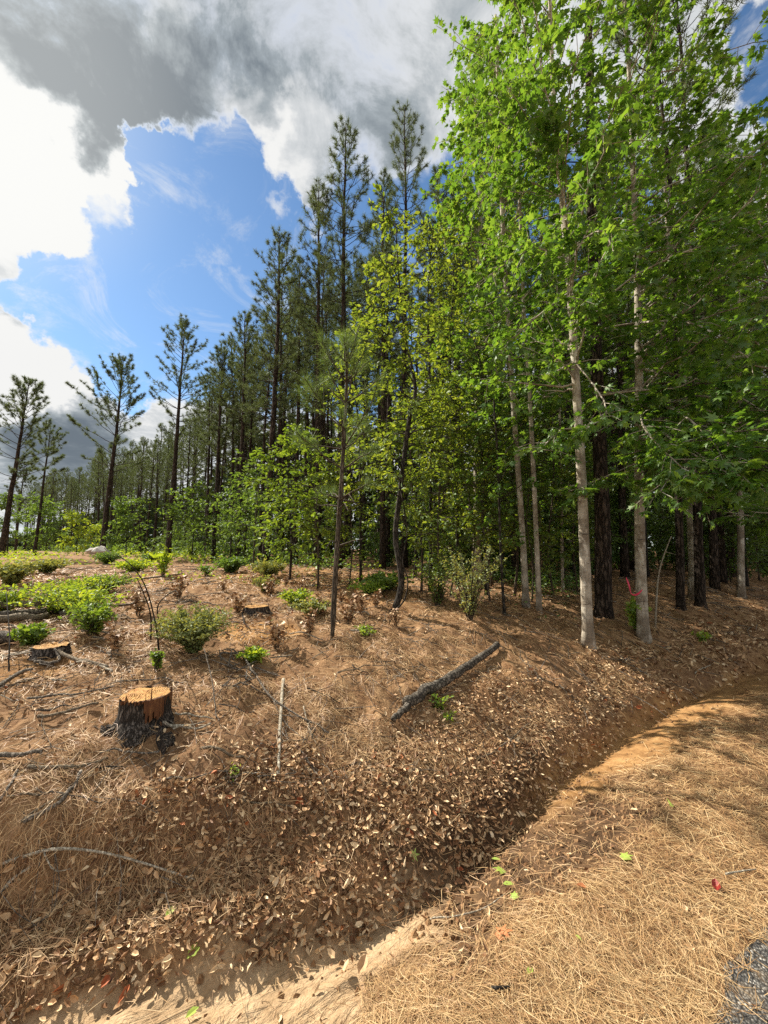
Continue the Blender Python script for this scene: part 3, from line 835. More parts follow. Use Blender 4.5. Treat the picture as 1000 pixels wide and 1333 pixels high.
hardwood('sweetgum_tree', 'slim sweetgum behind the twin stems with crown edge against grey cloud', 'tree',
         [b4, b4 + np.array([.1, 0, 4]), b4 + np.array([.25, 0, 8]), b4 + np.array([.35, 0, 12.6])], [.085, .07, .05, .012], 14, 'gum_leaf', STAR, 'gum_bark',
         nbr=64, fr=(.36, .99), blen=(.7, 1.8), size=.14, lpt=10, twigs=6, up=(10, 55), **GUM)
b5 = place(900, 8.6)
hardwood('sweetgum_tree', 'tall sweetgum deeper in the wood behind the taped one', 'tree',
         [b5, b5 + np.array([.1, 0, 4]), b5 + np.array([0, 0, 8]), b5 + np.array([.1, 0, 13])], [.10, .08, .05, .012], 15, 'gum_leaf', STAR, 'gum_bark',
         nbr=64, fr=(.28, .99), blen=(1.2, 3.0), size=.15, lpt=9, twigs=5, up=(5, 50), **GUM)

# straight dark or slender stems between them
STEMS = [
    (786, 802, 6.6, [(783, 640), (776, 450), (770, 250), (765, -60)], .135, 'pine_bark', None, 'thick dark pine trunk behind the pale sweetgum', 12),
    (702, 796, None, [(698, 690), (690, 520), (682, 400), (676, 250), (670, 120)], .042, 'gum_bark', (.45, 1.3), 'slender grey hardwood pair, the straighter stem', 26),
    (685, 790, None, [(680, 690), (668, 520), (655, 300), (650, 150), (645, 20)], .055, 'gum_bark', (.5, 1.5), 'blotchy barked hardwood leaning beside its straight slender neighbour', 34),
    (657, 800, None, [(652, 720), (648, 600), (640, 480)], .024, 'dark_bark', (.3, .9), 'thin upright hardwood pole on the bank crest with leaves high up', 16),
    (886, 792, 7.6, [(884, 660), (880, 500), (878, 300)], .078, 'pine_bark', None, 'dark trunk in deep shade, thinner of the shaded pair', 10),
    (912, 790, 8.0, [(908, 660), (904, 500), (900, 300)], .095, 'pine_bark', None, 'dark trunk in deep shade, thicker of the shaded pair', 10),
    (964, 774, 9.6, [(964, 660), (962, 500), (960, 300)], .08, 'gum_bark', (.6, 1.6), 'slim pale trunk in shade where the road bends away', 20),
    (733, 778, 8.0, [(731, 660), (728, 500), (724, 320)], .03, 'gum_bark', (.5, 1.2), 'thin sapling in shade between the slender pair and the pale sweetgum', 18),
]
for k, (X, Y, dep, pth, r0, bark, bl, lab, nb) in enumerate(STEMS):
    if dep is None: dep = hit(X, Y)[1]
    path = pix_path([(X, Y)] + pth, dep)
    rs = np.linspace(r0, r0 * .45, len(path))
    if bl is None:
        rng = np.random.default_rng(500 + k)
        o = thing('pine_tree', lab, 'pine tree', path[0], 'shaded pines behind the sweetgums')
        T = Tubes(); pc = curve(path, 24); rr = np.linspace(r0, r0 * .4, 24); rr[0] *= 1.3; T.add(pc, rr, 14, rough=.07, rng=rng)
        top = pc[-1]; T2, (P, A, N, S, nw) = pine_geo(rng, 7.5, r0=r0 * .4, cb=.15, Rc=1.8, dens=1.2, nw=.013, per=14)
        V, f = T2.arrays(); T.V.append(V + top[None, :]); T.Q.append(f[0] + T.n); T.T.append(f[1] + T.n); T.n += len(V)
        for _ in range(nb):
            c = pc[int(rng.integers(9, 24))]; az = rng.uniform(0, 6.28); L = rng.uniform(.5, 1.8)
            T.add(c + np.array([[0, 0, 0], [math.cos(az) * L * .6, math.sin(az) * L * .6, .1 * L], [math.cos(az) * L, math.sin(az) * L, -.1 * L]]), [.016, .01, .004], 4, cap=False)
        link('trunk', T.mesh('shade_pine_trunk', M[bark], off=path[0]), o)
        link('crown', leaf_mesh('shade_pine_crown', P + top, A, N, S, BLADE, M['pine_needle'], wid=nw, off=path[0]), o)
    else:
        hardwood('hardwood_tree', lab, 'tree', path, list(rs), 520 + k, 'gum_leaf' if k != 2 else 'gum_leaf', STAR, bark, group='slender hardwoods on the bank', nbr=nb, fr=(.38, .98), blen=bl, size=.11, lpt=8, twigs=6, up=(0, 50), sides=9)

# leaning bare branch by the taped sweetgum
bb = hit(853, 818)
T = Tubes(); T.add(curve([bb, at(856, 760, bb[1]), at(862, 730, bb[1] - .05), at(874, 698, bb[1] - .1)], 10), np.linspace(.016, .006, 10), 6, rough=.12, rng=rngF)
T.add(np.array([at(861, 745, bb[1]), at(850, 735, bb[1])]), [.006, .002], 4); T.add(np.array([at(866, 718, bb[1]), at(880, 722, bb[1])]), [.006, .002], 4)
o = tag(link('branch', T.mesh('branch', M['pale_stick'], off=bb), loc=bb), 'pale bare branch leaning upright beside the taped sweetgum', 'branch')
# pink flagging tape
T = Tubes(); dt = d2 - .17
V = []; F4 = []
pth = curve([at(815, 752, dt), at(819, 762, dt - .02), at(822, 773, dt), at(829, 774, dt + .02), at(836, 768, dt + .03)], 12)
for k, p in enumerate(pth):
    w = np.array([.0, .0, .011]) + np.array([.012, .006, 0]) * math.sin(k * .6)
    V += [p - w, p + w]
F4 = np.array([[2 * k, 2 * k + 1, 2 * k + 3, 2 * k + 2] for k in range(len(pth) - 1)])
V2 = np.array(V) + np.array([0, -.004, 0]); nV = len(V)
me = mesh_np('flagging_tape', np.concatenate([V, V2]) - pth[0], [F4, F4[:, ::-1] + nV], M['tape'])
tag(link('flagging_tape', me, loc=pth[0]), 'pink flagging tape tied low around the sweetgum trunk', 'tape')

# crooked dark tree with a vine, yellow green crown
b7 = hit(513, 798); d7 = b7[1]
o7 = hardwood('crooked_tree', 'crooked dark stemmed tree with a thin vine looping beside its trunk', 'tree',
              pix_path([(511, 798), (523, 758), (515, 700), (520, 650), (527, 590), (534, 540), (541, 505), (528, 440), (520, 370), (515, 290)], d7),
              [.05, .045, .04, .038, .035, .032, .028, .02, .014, .006], 21, 'oak_leaf', OVAL, 'dark_bark', nbr=50, fr=(.34, .99), blen=(.4, 1.25), size=.085, lpt=10, twigs=7,
              up=(-5, 50), azb=(R(20), 1.0, .3), sides=9, twl=(.15, .4))
T = Tubes(); T.add(curve([at(508, 800, d7 - .06), at(526, 782, d7 - .1), at(531, 755, d7 - .1), at(524, 730, d7 - .05), at(530, 690, d7 - .08), at(522, 640, d7 - .06)], 22), np.linspace(.013, .007, 22), 6, rough=.1, rng=rngF)
link('vine', T.mesh('vine', M['dark_bark'], off=o7.location), o7)

# further hardwoods of the sunlit edge: X of foot, depth, top row, radius, leaf, size, nbr, spread
MID = [
    (470, 8.2, 420, .03, 'oak_leaf', .09, 44, .95, 'yellowish hardwood sapling left of the crooked tree under the pine trunks'),
    (560, 7.6, 300, .035, 'oak_leaf', .09, 54, 1.15, 'leafy hardwood with glossy leaves just right of the crooked tree'),
    (595, 8.2, 270, .04, 'oak_leaf', .095, 52, 1.2, 'dense hardwood behind the straggly shrub'),
    (632, 7.2, 420, .03, 'shade_leaf', .09, 44, 1.0, 'hardwood filling the gap left of the thin upright pole'),
    (575, 6.6, 520, .022, 'oak_leaf', .08, 34, .8, 'low hardwood sapling over the straggly shrub'),
    (378, 8.6, 575, .03, 'yellow_leaf', .11, 46, 1.15, 'yellow green leaved sapling spreading before the dark pine trunks'),
    (330, 10.5, 600, .025, 'shade_leaf', .11, 30, 1.0, 'pale green sapling with layered sprays at the stand edge'),
    (415, 7.6, 590, .022, 'yellow_leaf', .10, 26, .7, 'small yellowing sapling close behind the leaning young pine'),
    (655, 9.5, 520, .03, 'shade_leaf', .11, 36, 1.1, 'shaded bushy hardwood behind the slender pair'),
    (745, 9.5, 560, .03, 'shade_leaf', .11, 32, 1.1, 'dark leafy hardwood behind the pale sweetgum foot'),
    (700, 7.6, 470, .028, 'gum_leaf', .11, 34, 1.1, 'leafy young sweetgum arching over the slender pair'),
    (540, 10.2, 520, .03, 'shade_leaf', .11, 36, 1.1, 'shaded sapling deep behind the crooked tree'),
    (300, 15.0, 640, .03, 'shade_leaf', .14, 26, 1.5, 'low spreading sapling beneath the stand corner'),
    (250, 18.0, 640, .03, 'shade_leaf', .16, 24, 1.6, 'pale sapling under the stepped back stand edge'),
    (165, 24.0, 652, .03, 'shade_leaf', .2, 24, 2.0, 'bushy sapling beside the foot of the tall open pine'),
    (60, 30.0, 655, .04, 'shade_leaf', .22, 26, 2.4, 'shrubby sapling at the clearing far end'),
    (10, 34.0, 640, .05, 'shade_leaf', .24, 26, 2.4, 'round distant tree at the clearing far end'),
    (100, 26.0, 672, .03, 'lime_leaf', .2, 20, 1.6, 'small bright sapling between the lone pines'),
]
for k, (X, dep, Yt, r0, lf, sz, nb, sp, lab) in enumerate(MID):
    b = place(X, dep); Ht = top_h(X, Yt, b); rg = np.random.default_rng(600 + k)
    path = [b] + [b + np.array([rg.normal(0, .12) * q, rg.normal(0, .12) * q, Ht * q]) for q in (.3, .55, .8, 1.0)]
    hardwood('hardwood_tree', lab, 'tree', path, [r0, r0 * .85, r0 * .6, r0 * .4, .006], 640 + k, lf, OVAL if lf != 'gum_leaf' else STAR, 'twig_bark' if r0 < .03 else 'dark_bark',
             group='hardwoods along the sunlit edge', nbr=nb, fr=(.18 if k not in (1, 2) else .25, .99), blen=(sp * .35, sp * 1.05), size=sz, lpt=9, twigs=5.5, up=(-5, 45), sides=7, twl=(.15, .45) if dep < 14 else (.3, .8))

# leaning young pine with soft needles
b8 = hit(432, 832); d8 = b8[1]
rng = np.random.default_rng(31)
Ht = top_h(446, 440, b8)
T, (P, A, N, S, nw) = pine_geo(rng, Ht, r0=.022, cb=.45, Rc=.66, dens=2.3, nlen=.19, nw=.0026, per=22, stubs=8, levels=.26, lean=(.14, 0), wob=.05)
o = thing('pine_tree', 'thin young pine with soft bright needles leaning on the clearing brow', 'pine tree', b8)
link('trunk', T.mesh('young_pine_trunk', M['twig_bark']), o); link('crown', leaf_mesh('young_pine_crown', P, A, N, S, BLADE, M['soft_needle'], wid=nw), o)


# ------------------------------------------------------------------ shrubs and plants
def plant(name, label, cat, base, seed, leaf, n_st, h, spread, size, per, tpl=OVAL, group=None, stem='twig_bark', up=.6, sw=.004, bare=.15):
    rng = np.random.default_rng(seed); T = Tubes(); P = []; A = []
    for k in range(n_st):
        az = rng.uniform(0, 6.28); q = rng.uniform(.25, 1); hh = h * rng.uniform(.55, 1.05)
        e = np.array([math.cos(az) * spread * q, math.sin(az) * spread * q, hh * (1 - .25 * q)])
        pts = curve([np.array([math.cos(az) * .02, math.sin(az) * .02, -.02]), e * np.array([.35, .35, .55]), e], 6)
        T.add(pts, np.linspace(sw, sw * .35, 6), 4, cap=False)
        u = bare + (1 - bare) * rng.random(per) ** .8
        c = np.stack([np.interp(u, np.linspace(0, 1, 6), pts[:, i_]) for i_ in range(3)], -1)
        dd = norm(rng.normal(0, 1, (per, 3)) * np.array([1, 1, .5]) + norm(e) * .4)
        P.append(c + dd * size * .25 * rng.random((per, 1))); A.append(dd)
    P = np.concatenate(P); A = np.concatenate(A)
    N = np.array([0, 0, up]) + rng.normal(0, .5, (len(P), 3))
    o = thing(name, label, cat, base, group)
    link('stem', T.mesh(name + '_stem', M[stem]), o)
    link('foliage', leaf_mesh(name + '_foliage', P, A, N, size * rng.uniform(.55, 1.15, len(P)), tpl, M[leaf]), o)
    return o


plant('bush', 'round grey green bush with tiny leaves in the clearing behind the tall stump', 'bush', hit(252, 850), 41, 'bush_leaf', 210, .46, .40, .03, 40, sw=.0025, bare=.12)
plant('shrub', 'straggly twiggy shrub on the bank crest below the hardwoods', 'shrub', hit(612, 808), 42, 'bush_leaf', 60, 1.15, .6, .042, 34, sw=.006)
plant('shrub', 'second straggly shrub leaning right of the crooked tree', 'shrub', hit(570, 790), 43, 'oak_leaf', 40, 1.0, .5, .045, 30, sw=.005)
plant('leafy_shoot', 'leafy light green shoots sprouting round the taped sweetgum foot', 'shoots', hit(822, 818) + np.array([0, -.1, 0]), 44, 'lime_leaf', 26, .48, .2, .075, 14, STAR)
plant('seedling', 'small lime seedling in shade on the slope near the road bend', 'seedling', hit(918, 838), 45, 'lime_leaf', 10, .2, .16, .06, 9, STAR)
plant('weed', 'small green weed growing beside the rotting log', 'weed', hit(572, 925), 46, 'lime_leaf', 14, .16, .14, .035, 8)
plant('weed', 'low green weed below the rotting log among dead leaves', 'weed', hit(586, 940), 47, 'lime_leaf', 8, .08, .1, .03, 7)
plant('weed', 'flat bright green weed on the brow right of the young pine', 'weed', hit(474, 828), 48, 'lime_leaf', 26, .10, .16, .04, 8)
plant('weed', 'yellow green tuft before the round bush', 'weed', hit(204, 872), 49, 'yellow_leaf', 16, .17, .05, .035, 12)
plant('weed', 'lone green weed in the straw right of the pale stick', 'weed', hit(303, 1010), 50, 'lime_leaf', 4, .06, .04, .025, 5)
plant('broadleaf_seedling', 'bright lime seedling with large upright leaves at the clearing middle', 'seedling', hit(212, 752), 51, 'lime_leaf', 12, .78, .22, .15, 12, OVAL, sw=.01)
plant('broadleaf_seedling', 'lime seedling behind the brightest one, half its size', 'seedling', hit(250, 728), 52, 'lime_leaf', 12, .8, .3, .16, 12, OVAL, sw=.012)
plant('broadleaf_seedling', 'darker green seedling clump right of the lime seedlings', 'seedling', hit(268, 750), 53, 'shade_leaf', 12, .28, .24, .1, 9, OVAL)
LP = [(15, 762, .42, .3, 'bush_leaf', 'pale round weed clump on the bare rise at the clearing edge'), (75, 800, .34, .42, 'lime_leaf', 'bright green vine clump beside the stacked poles'),
      (110, 806, .34, .36, 'lime_leaf', 'brightest lime clump before the flat stump'), (120, 825, .30, .2, 'yellow_leaf', 'upright yellow green clump between stump and poles'),
      (135, 770, .30, .42, 'yellow_leaf', 'yellowish bramble clump behind the bright vine clump'), (95, 778, .28, .5, 'lime_leaf', 'spreading vine clump in the clearing middle'),
      (40, 842, .18, .12, 'yellow_leaf', 'tiny yellow weed beside the flat stump'), (385, 790, .26, .24, 'lime_leaf', 'lime weed left of the young pine behind the sawn patch'),
      (405, 800, .2, .28, 'bush_leaf', 'pale scrubby weed at the young pine foot'), (345, 770, .28, .2, 'bush_leaf', 'dry pale weed behind the low sawn stump'),
      (175, 745, .3, .4, 'lime_leaf', 'green clump under the brightest seedling'), (60, 745, .3, .5, 'bush_leaf', 'low weed clump on the far bare rise'),
      (140, 735, .45, .5, 'shade_leaf', 'dark green clump before the debris pile'), (200, 732, .4, .6, 'shade_leaf', 'leafy clump below the pale saplings'),
      (500, 768, .3, .5, 'yellow_leaf', 'sunlit grassy clump behind the crooked tree foot'), (480, 775, .25, .35, 'lime_leaf', 'lime clump in shade before the pine trunks'),
      (5, 800, .3, .2, 'lime_leaf', 'lime clump at the clearing rim above the stacked poles'), (350, 752, .4, .4, 'bush_leaf', 'thin dry weed against the pine trunks'),
      (300, 745, .4, .4, 'shade_leaf', 'fern like clump at the stand corner'), (330, 862, .12, .1, 'lime_leaf', 'small weed in the brush pile behind the pale stick')]
for k, (X, Y, h, sp, lf, lab) in enumerate(LP):
    b = hit(X, Y); f = 1.0
    plant('weed_clump', lab, 'weeds', b, 60 + k, lf, int(40 + sp * 150), h * 1.05, sp * 1.2, .05 if b[1] < 7 else .09, 13, group='weed clumps in the clearing', sw=.004)

pr = plant('dry_weed', 'pale dry wispy weed tuft standing in the clearing straw', 'weeds', hit(352, 775), 140, 'litter', 26, .34, .16, .05, 7, BLADE, 'dry wispy weeds', sw=.002)
for k, (X, Y) in enumerate([(372, 762), (395, 775), (420, 800), (445, 785), (455, 812), (402, 828), (330, 762), (470, 800), (310, 800), (490, 790), (290, 770), (180, 800), (150, 850), (30, 790), (232, 780), (440, 762), (515, 815), (360, 845)]):
    copy_tree(pr, hit(X, Y), rz=k * 1.3, sc=.6 + .5 * ((k * 37) % 10) / 10)
# arched bare brambles over the clearing
for k, (pix, dep, lab) in enumerate([([(207, 850), (203, 815), (190, 765), (170, 735), (150, 722)], 3.9, 'dark arching bramble cane over the clearing beside the round bush'),
                                     ([(196, 838), (196, 800), (186, 770), (178, 752)], 4.1, 'shorter bramble cane beside the arching one'),
                                     ([(212, 830), (205, 790), (225, 770), (232, 772)], 4.3, 'bramble cane bent toward the lime seedling')]):
    b = hit(*pix[0]); pp = [b] + [at(X, Y, b[1] * (1 - .02 * i)) for i, (X, Y) in enumerate(pix[1:])]
    T = Tubes(); T.add(curve(pp, 16), np.linspace(.008, .003, 16), 5, rough=.1, rng=rngF)
    tag(link('bramble_cane', T.mesh('cane', M['dark_bark'], off=b), loc=b), lab, 'cane', 'bramble canes')

# ------------------------------------------------------------------ understorey copied along the edge
sap = []
for k in range(5):
    rg = np.random.default_rng(800 + k)
    Ht = 3.2; path = [np.zeros(3)] + [np.array([rg.normal(0, .15) * q, rg.normal(0, .15) * q, Ht * q]) for q in (.3, .6, 1.0)]
    T, (P, A, N, S) = hardwood_geo(rg, path, [.022, .018, .012, .005], nbr=30, fr=(.12, .98), blen=(.5, 1.2), size=.12, lpt=10, twigs=6, up=(-10, 40), sides=5, twl=(.2, .5))
    sap.append((T.mesh('sapling_trunk', M['twig_bark']), leaf_mesh('sapling_crown', P, A, N, S, OVAL, M['shade_leaf'])))
cnt = 0
for tr in range(3000):
    if cnt >= 80: break
    X = rngF.uniform(40, 1060); xx = (X - 500) / F; ds = np.linspace(5, 110, 500); ins = ds >= edge_y(xx * ds)
    if not ins.any(): continue
    y = ds[np.argmax(ins)] + rngF.uniform(.3, 9); x = xx * y
    if y < 9.2 and X > 640: continue
    o = thing('sapling', 'thin understorey sapling with loose green sprays among the pine trunks', 'sapling', gp(x, y, -.03), 'understorey saplings in the stand')
    s_ = rngF.uniform(.55, 1.25); o.scale = (s_, s_, s_ * rngF.uniform(.8, 1.2)); o.rotation_euler = (0, 0, rngF.uniform(0, 6.28))
    i = int(rngF.integers(5)); link('trunk', sap[i][0], o); link('crown', sap[i][1], o); cnt += 1

sap2 = []
for k in range(3):
    rg = np.random.default_rng(830 + k)
    path = [np.zeros(3)] + [np.array([rg.normal(0, .22) * q, rg.normal(0, .22) * q, 3.6 * q]) for q in (.25, .5, .75, 1.0)]
    T, (P, A, N, S) = hardwood_geo(rg, path, [.02, .018, .014, .01, .004], nbr=36, fr=(.22, .98), blen=(.3, .95), size=.085, lpt=9, twigs=6.5, up=(-5, 50), sides=6, twl=(.15, .4))
    sap2.append((T.mesh('edge_sapling_trunk', M['twig_bark']), leaf_mesh('edge_sapling_crown', P, A, N, S, OVAL, M['oak_leaf'])))
for k, (X, dep, sc) in enumerate([(455, 7.6, .75), (548, 7.3, 1.1), (585, 7.0, .8), (610, 7.9, 1.2), (636, 6.8, .85), (668, 7.4, 1.15), (690, 6.9, .75), (718, 7.6, 1.0), (640, 8.6, 1.3), (750, 8.0, .8)]):
    o = thing('sapling', 'slender yellow green sapling in the leafy tangle of the sunlit wood edge', 'sapling', place(X, dep), 'saplings in the sunlit tangle')
    o.rotation_euler = (0, 0, k * 1.7); o.scale = (sc, sc, sc * 1.05); link('trunk', sap2[k % 3][0], o); link('crown', sap2[k % 3][1], o)

# far wood behind the stand, one dark mass
rng = np.random.default_rng(90)
n = 105000; X = rng.uniform(-80, 1150, n); xx = (X - 500) / F
ds = np.linspace(5, 140, 700)
ex = np.array([ds[np.argmax(ds >= edge_y(v * ds))] for v in np.linspace(-1.3, 1.4, 200)])
d0 = np.interp(xx, np.linspace(-1.3, 1.4, 200), ex)
dep = d0 + rng.uniform(13, 30, n); px = xx * dep; py = dep
envr = np.interp(X, [30, 60, 100, 150, 190, 230, 262, 300, 330, 380, 430, 480, 540, 600, 700], [700, 680, 665, 650, 640, 625, 600, 570, 545, 520, 510, 500, 490, 470, 470])
tz = (math.sin(PITCH) + (666.5 - envr) / F * math.cos(PITCH)) / (math.cos(PITCH) - (666.5 - envr) / F * math.sin(PITCH)) * dep + .6
hz = rng.random(n) ** .9 * np.maximum(tz, 2) * (.8 + .3 * vn(px, py, .25, 91)); clump = vn(px, py + hz, .8, 92) + vn(px + hz, py, 1.7, 93)
k_ = clump > -.16
px, py, hz = px[k_], py[k_], hz[k_]
P = np.stack([px, py, H(px, py) + hz], -1)
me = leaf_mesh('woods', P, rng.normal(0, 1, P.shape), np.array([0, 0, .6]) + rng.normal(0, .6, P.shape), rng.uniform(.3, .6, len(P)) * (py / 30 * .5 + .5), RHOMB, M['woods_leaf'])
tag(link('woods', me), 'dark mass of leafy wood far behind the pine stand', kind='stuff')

# low undergrowth along the wood edge and over the clearing
rng = np.random.default_rng(95)
n = 26000; X = rng.uniform(-60, 1100, n); xx = (X - 500) / F
d0 = np.interp(xx, np.linspace(-1.3, 1.4, 200), ex); dep = d0 + rng.normal(.8, 1.6, n) * np.clip(d0 / 14, .7, 3); px = xx * dep; py = dep
keep = (vn(px, py, .6, 96) + .5 * vn(px, py, 2.1, 97) > .02) & (X < 760)
px, py = px[keep], py[keep]
P = np.stack([px, py, H(px, py) + rng.random(len(px)) ** 1.6 * .55 * np.clip(py / 14, .6, 1.8)], -1)
tag(link('undergrowth', leaf_mesh('undergrowth', P, rng.normal(0, 1, P.shape) * np.array([1, 1, .5]), np.array([0, 0, .8]) + rng.normal(0, .5, P.shape), .09 * np.clip(py / 11, .6, 3), OVAL, M['shade_leaf'])), 'tangled green undergrowth along the wood edge', kind='stuff')
n = 13000; px = rng.uniform(-26, 0, n); py = rng.uniform(4.5, 26, n)
keep = (vn(px, py, .7, 98) + .6 * vn(px, py, 2.5, 99) > .12) & (py < edge_y(px)) & (px > -1.1 * py - 2)
px, py = px[keep], py[keep]
P = np.stack([px, py, H(px, py) + rng.random(len(px)) * .16 * np.clip(py / 8, .6, 2)], -1)
tag(link('ground_cover', leaf_mesh('ground_cover', P, rng.normal(0, 1, P.shape) * np.array([1, 1, .5]), np.array([0, 0, .8]) + rng.normal(0, .5, P.shape), .07 * np.clip(py / 8, .6, 2.5), OVAL, M['lime_leaf'])), 'sparse lime green ground cover over the cleared soil', kind='stuff')


# ------------------------------------------------------------------ stumps, logs, sticks
def stump(label, base, rad_, h, seed, tall=True):
    rng = np.random.default_rng(seed); o = thing('stump', label, 'stump', base)
    S = 40; th = np.linspace(0, 2 * np.pi, S, endpoint=False)
    lob = 1 + .07 * np.sin(th * 3 + 1) + .05 * np.sin(th * 5 + 2.2)
    rows = [(-.3, 1.40), (0.0, 1.22), (.14, 1.10), (.35, 1.02), (.7, .98), (.97, .97)] if tall else [(-.3, 1.3), (.0, 1.15), (.9, 1.0)]
    V = []
    for f, k in rows:
        rr = rad_ * k * (1 + (lob - 1) * (1.6 if f < .2 else 1)) * (1 + rng.normal(0, .025, S))
        V.append(np.stack([np.cos(th) * rr, np.sin(th) * rr, np.full(S, h * f) + (rng.normal(0, .008, S) if f > .9 else 0)], -1))
    n = len(rows); V = np.concatenate(V)
    i = np.arange(n - 1)[:, None] * S + np.arange(S)[None, :]; j = np.arange(n - 1)[:, None] * S + (np.arange(S)[None, :] + 1) % S
    q = np.stack([i, j, j + S, i + S], -1).reshape(-1, 4)
    link('bark', mesh_np('stump_bark', V, [q], M['stump_bark'], smooth=False), o)
    C = []; rings = [1.0, .75, .5, .25]
    for k in rings:
        rr = rad_ * .955 * lob * k; C.append(np.stack([np.cos(th) * rr, np.sin(th) * rr, h * (.985 + .03 * np.sin(th * 2 + 1) * k) + rng.normal(0, .003, S)], -1))
    C.append(np.array([[0, 0, h * .985]])); C = np.concatenate(C)
    i = np.arange(3)[:, None] * S + np.arange(S)[None, :]; j = np.arange(3)[:, None] * S + (np.arange(S)[None, :] + 1) % S
    q = np.stack([i, j, j + S, i + S], -1).reshape(-1, 4); t = np.stack([3 * S + np.arange(S), 3 * S + (np.arange(S) + 1) % S, np.full(S, 4 * S)], 1)
    link('cut_face', mesh_np('cut_face', C, [q, t], M['wood_cut'], smooth=False), o)
    return o


bs = hit(178, 948); sd = bs[1]; srad = 38 / F * sd * .76
so = stump('tall splintered pine stump with orange cut top in the clearing', bs + np.array([0, srad * .5, 0]), srad, .172, 71)
rng = np.random.default_rng(72)
HS = .172
for k in range(90):
    # torn wood fibres on the camera side of the cut
    a = rng.uniform(R(232), R(385)) ; hh = rng.uniform(.03, .07) + (.07 if (R(298) < a < R(316) and rng.random() < .4) else 0)
    if a < R(297) and rng.random() < .6: continue
    w = rng.uniform(.003, .008); rr = srad * 1.0
    z0 = HS * rng.uniform(.2, .7) if a > R(297) else HS * rng.uniform(.84, .95)
    z1 = HS + hh * (1.0 if rng.random() < .10 else -.1)
    c = np.array([math.cos(a) * rr, math.sin(a) * rr, 0]); t_ = np.array([-math.sin(a), math.cos(a), 0]) * w; nn_ = np.array([math.cos(a), math.sin(a), 0]) * .008
    V = np.array([c - t_ + nn_ + [0, 0, z0], c + t_ + nn_ + [0, 0, z0 + .01], c + t_ * .8 + nn_ * 1.2 + [0, 0, HS], c - t_ * .8 + nn_ * 1.2 + [0, 0, HS - .004], c + [0, 0, z1] + nn_,
                  c - t_ - nn_ * 1.4 + [0, 0, z0], c + t_ - nn_ * 1.4 + [0, 0, z0], c + t_ * .8 - nn_ + [0, 0, HS], c - t_ * .8 - nn_ + [0, 0, HS]])
    me = mesh_np('splinter', V, [np.array([[0, 1, 2, 3], [1, 6, 7, 2], [5, 0, 3, 8], [6, 5, 8, 7]]), np.array([[3, 2, 4], [2, 7, 4], [8, 3, 4], [7, 8, 4]])], M['splinter'])
    link('splinter', me, so)
stump('flat orange topped stump low to the ground beside the stacked poles', hit(66, 850), .12, .06, 73, False)
stump('low sawn stump with orange dust around it, behind the brush', hit(333, 797), .15, .08, 74, False)
# root buttress flakes of bark lying round the tall stump
for k, (X, Y, lab) in enumerate([(142, 952, 'dark bark flake leaning on the tall stump base'), (215, 968, 'dark bark chunk lying just right of the tall stump')]):
    b = hit(X, Y); rng = np.random.default_rng(75 + k); n = 9; th = np.linspace(0, 6.28, n, endpoint=False)
    rr = .045 * (1 + rng.normal(0, .25, n)); top = np.stack([np.cos(th) * rr * 1.5, np.sin(th) * rr * .8, np.full(n, .03) + rng.normal(0, .008, n)], -1); bot = top * [1.1, 1.1, 0] - [0, 0, .01]
    q = np.array([[i, (i + 1) % n, (i + 1) % n + n, i + n] for i in range(n)])
    me = mesh_np('bark_chunk', np.concatenate([bot, top]), [q, (np.arange(n) + n)[None, :]], M['stump_bark'])
    o = tag(link('bark_chunk', me, loc=b), lab, 'bark', 'bark pieces by the tall stump'); o.rotation_euler = (rng.normal(0, .3), rng.normal(0, .3), rng.uniform(0, 3))


def stick(label, pix, r0, r1, mat='stick', name='stick', cat='stick', forks=(), lift=.0, seed=0, group=None, sides=7, depths=None, wob=.3):
    rng = np.random.default_rng(900 + seed)
    pp = []
    for k, a in enumerate(pix):
        g = hit(a[0], a[1]); g[2] += r0 * .8 + (a[2] if len(a) > 2 else lift); pp.append(g)
    n = max(10, 5 * len(pp)); c = curve(pp, n)
    L = np.linalg.norm(c[-1] - c[0]); c[1:-1] += np.cumsum(rng.normal(0, wob * .006 * L, (n - 2, 3)), 0) * np.array([1, 1, .15])
    gz_ = H(c[:, 0], c[:, 1]); c[:, 2] = np.maximum(c[:, 2], gz_ + r1 + .022)
    T = Tubes(); T.add(c, np.linspace(r0, r1, n) * (1 + rng.normal(0, .05, n)), sides, rough=.10, rng=rng)
    for (u, X, Y, r) in forks:
        s0 = c[int(u * (n - 1))]; e = hit(X, Y); e[2] += .05
        m_ = (s0 + e) / 2 + rng.normal(0, .02, 3); T.add(curve([s0, m_, e], 6), np.linspace(r, r * .4, 6), 5, rough=.1, rng=rng)
    return tag(link(name, T.mesh(name, M[mat], off=c[0]), loc=c[0]), label, cat, group)


stick('weathered grey log lying up the bank from the leaf litter', [(530, 925), (560, 905), (600, 880), (648, 846)], .046, .036, 'log', 'log', 'log', seed=1, sides=14, lift=.012, wob=.15)
stick('dark splintered lower end of the bank log', [(512, 948), (522, 935), (536, 922)], .022, .03, 'log', 'log', 'log', seed=2, lift=.01)
stick('pale straight bare stick standing out on the slope below the brush', [(369, 890), (364, 940), (361, 1018)], .014, .009, 'pale_stick', seed=3, lift=.012)
stick('thin dark branch crossing behind the pale straight stick', [(318, 862), (345, 905), (372, 928), (428, 962)], .009, .006, 'grey_stick', seed=4, forks=[(.2, 312, 905, .006), (.5, 400, 975, .005)], lift=.03)
stick('long thin white twig arched across the shaded bank', [(-20, 1144), (60, 1125, .05), (140, 1134, .06), (253, 1155, .02)], .008, .004, 'pale_stick', 'twig', 'twig', seed=5, forks=[(.35, 92, 1148, .004)], wob=.1)
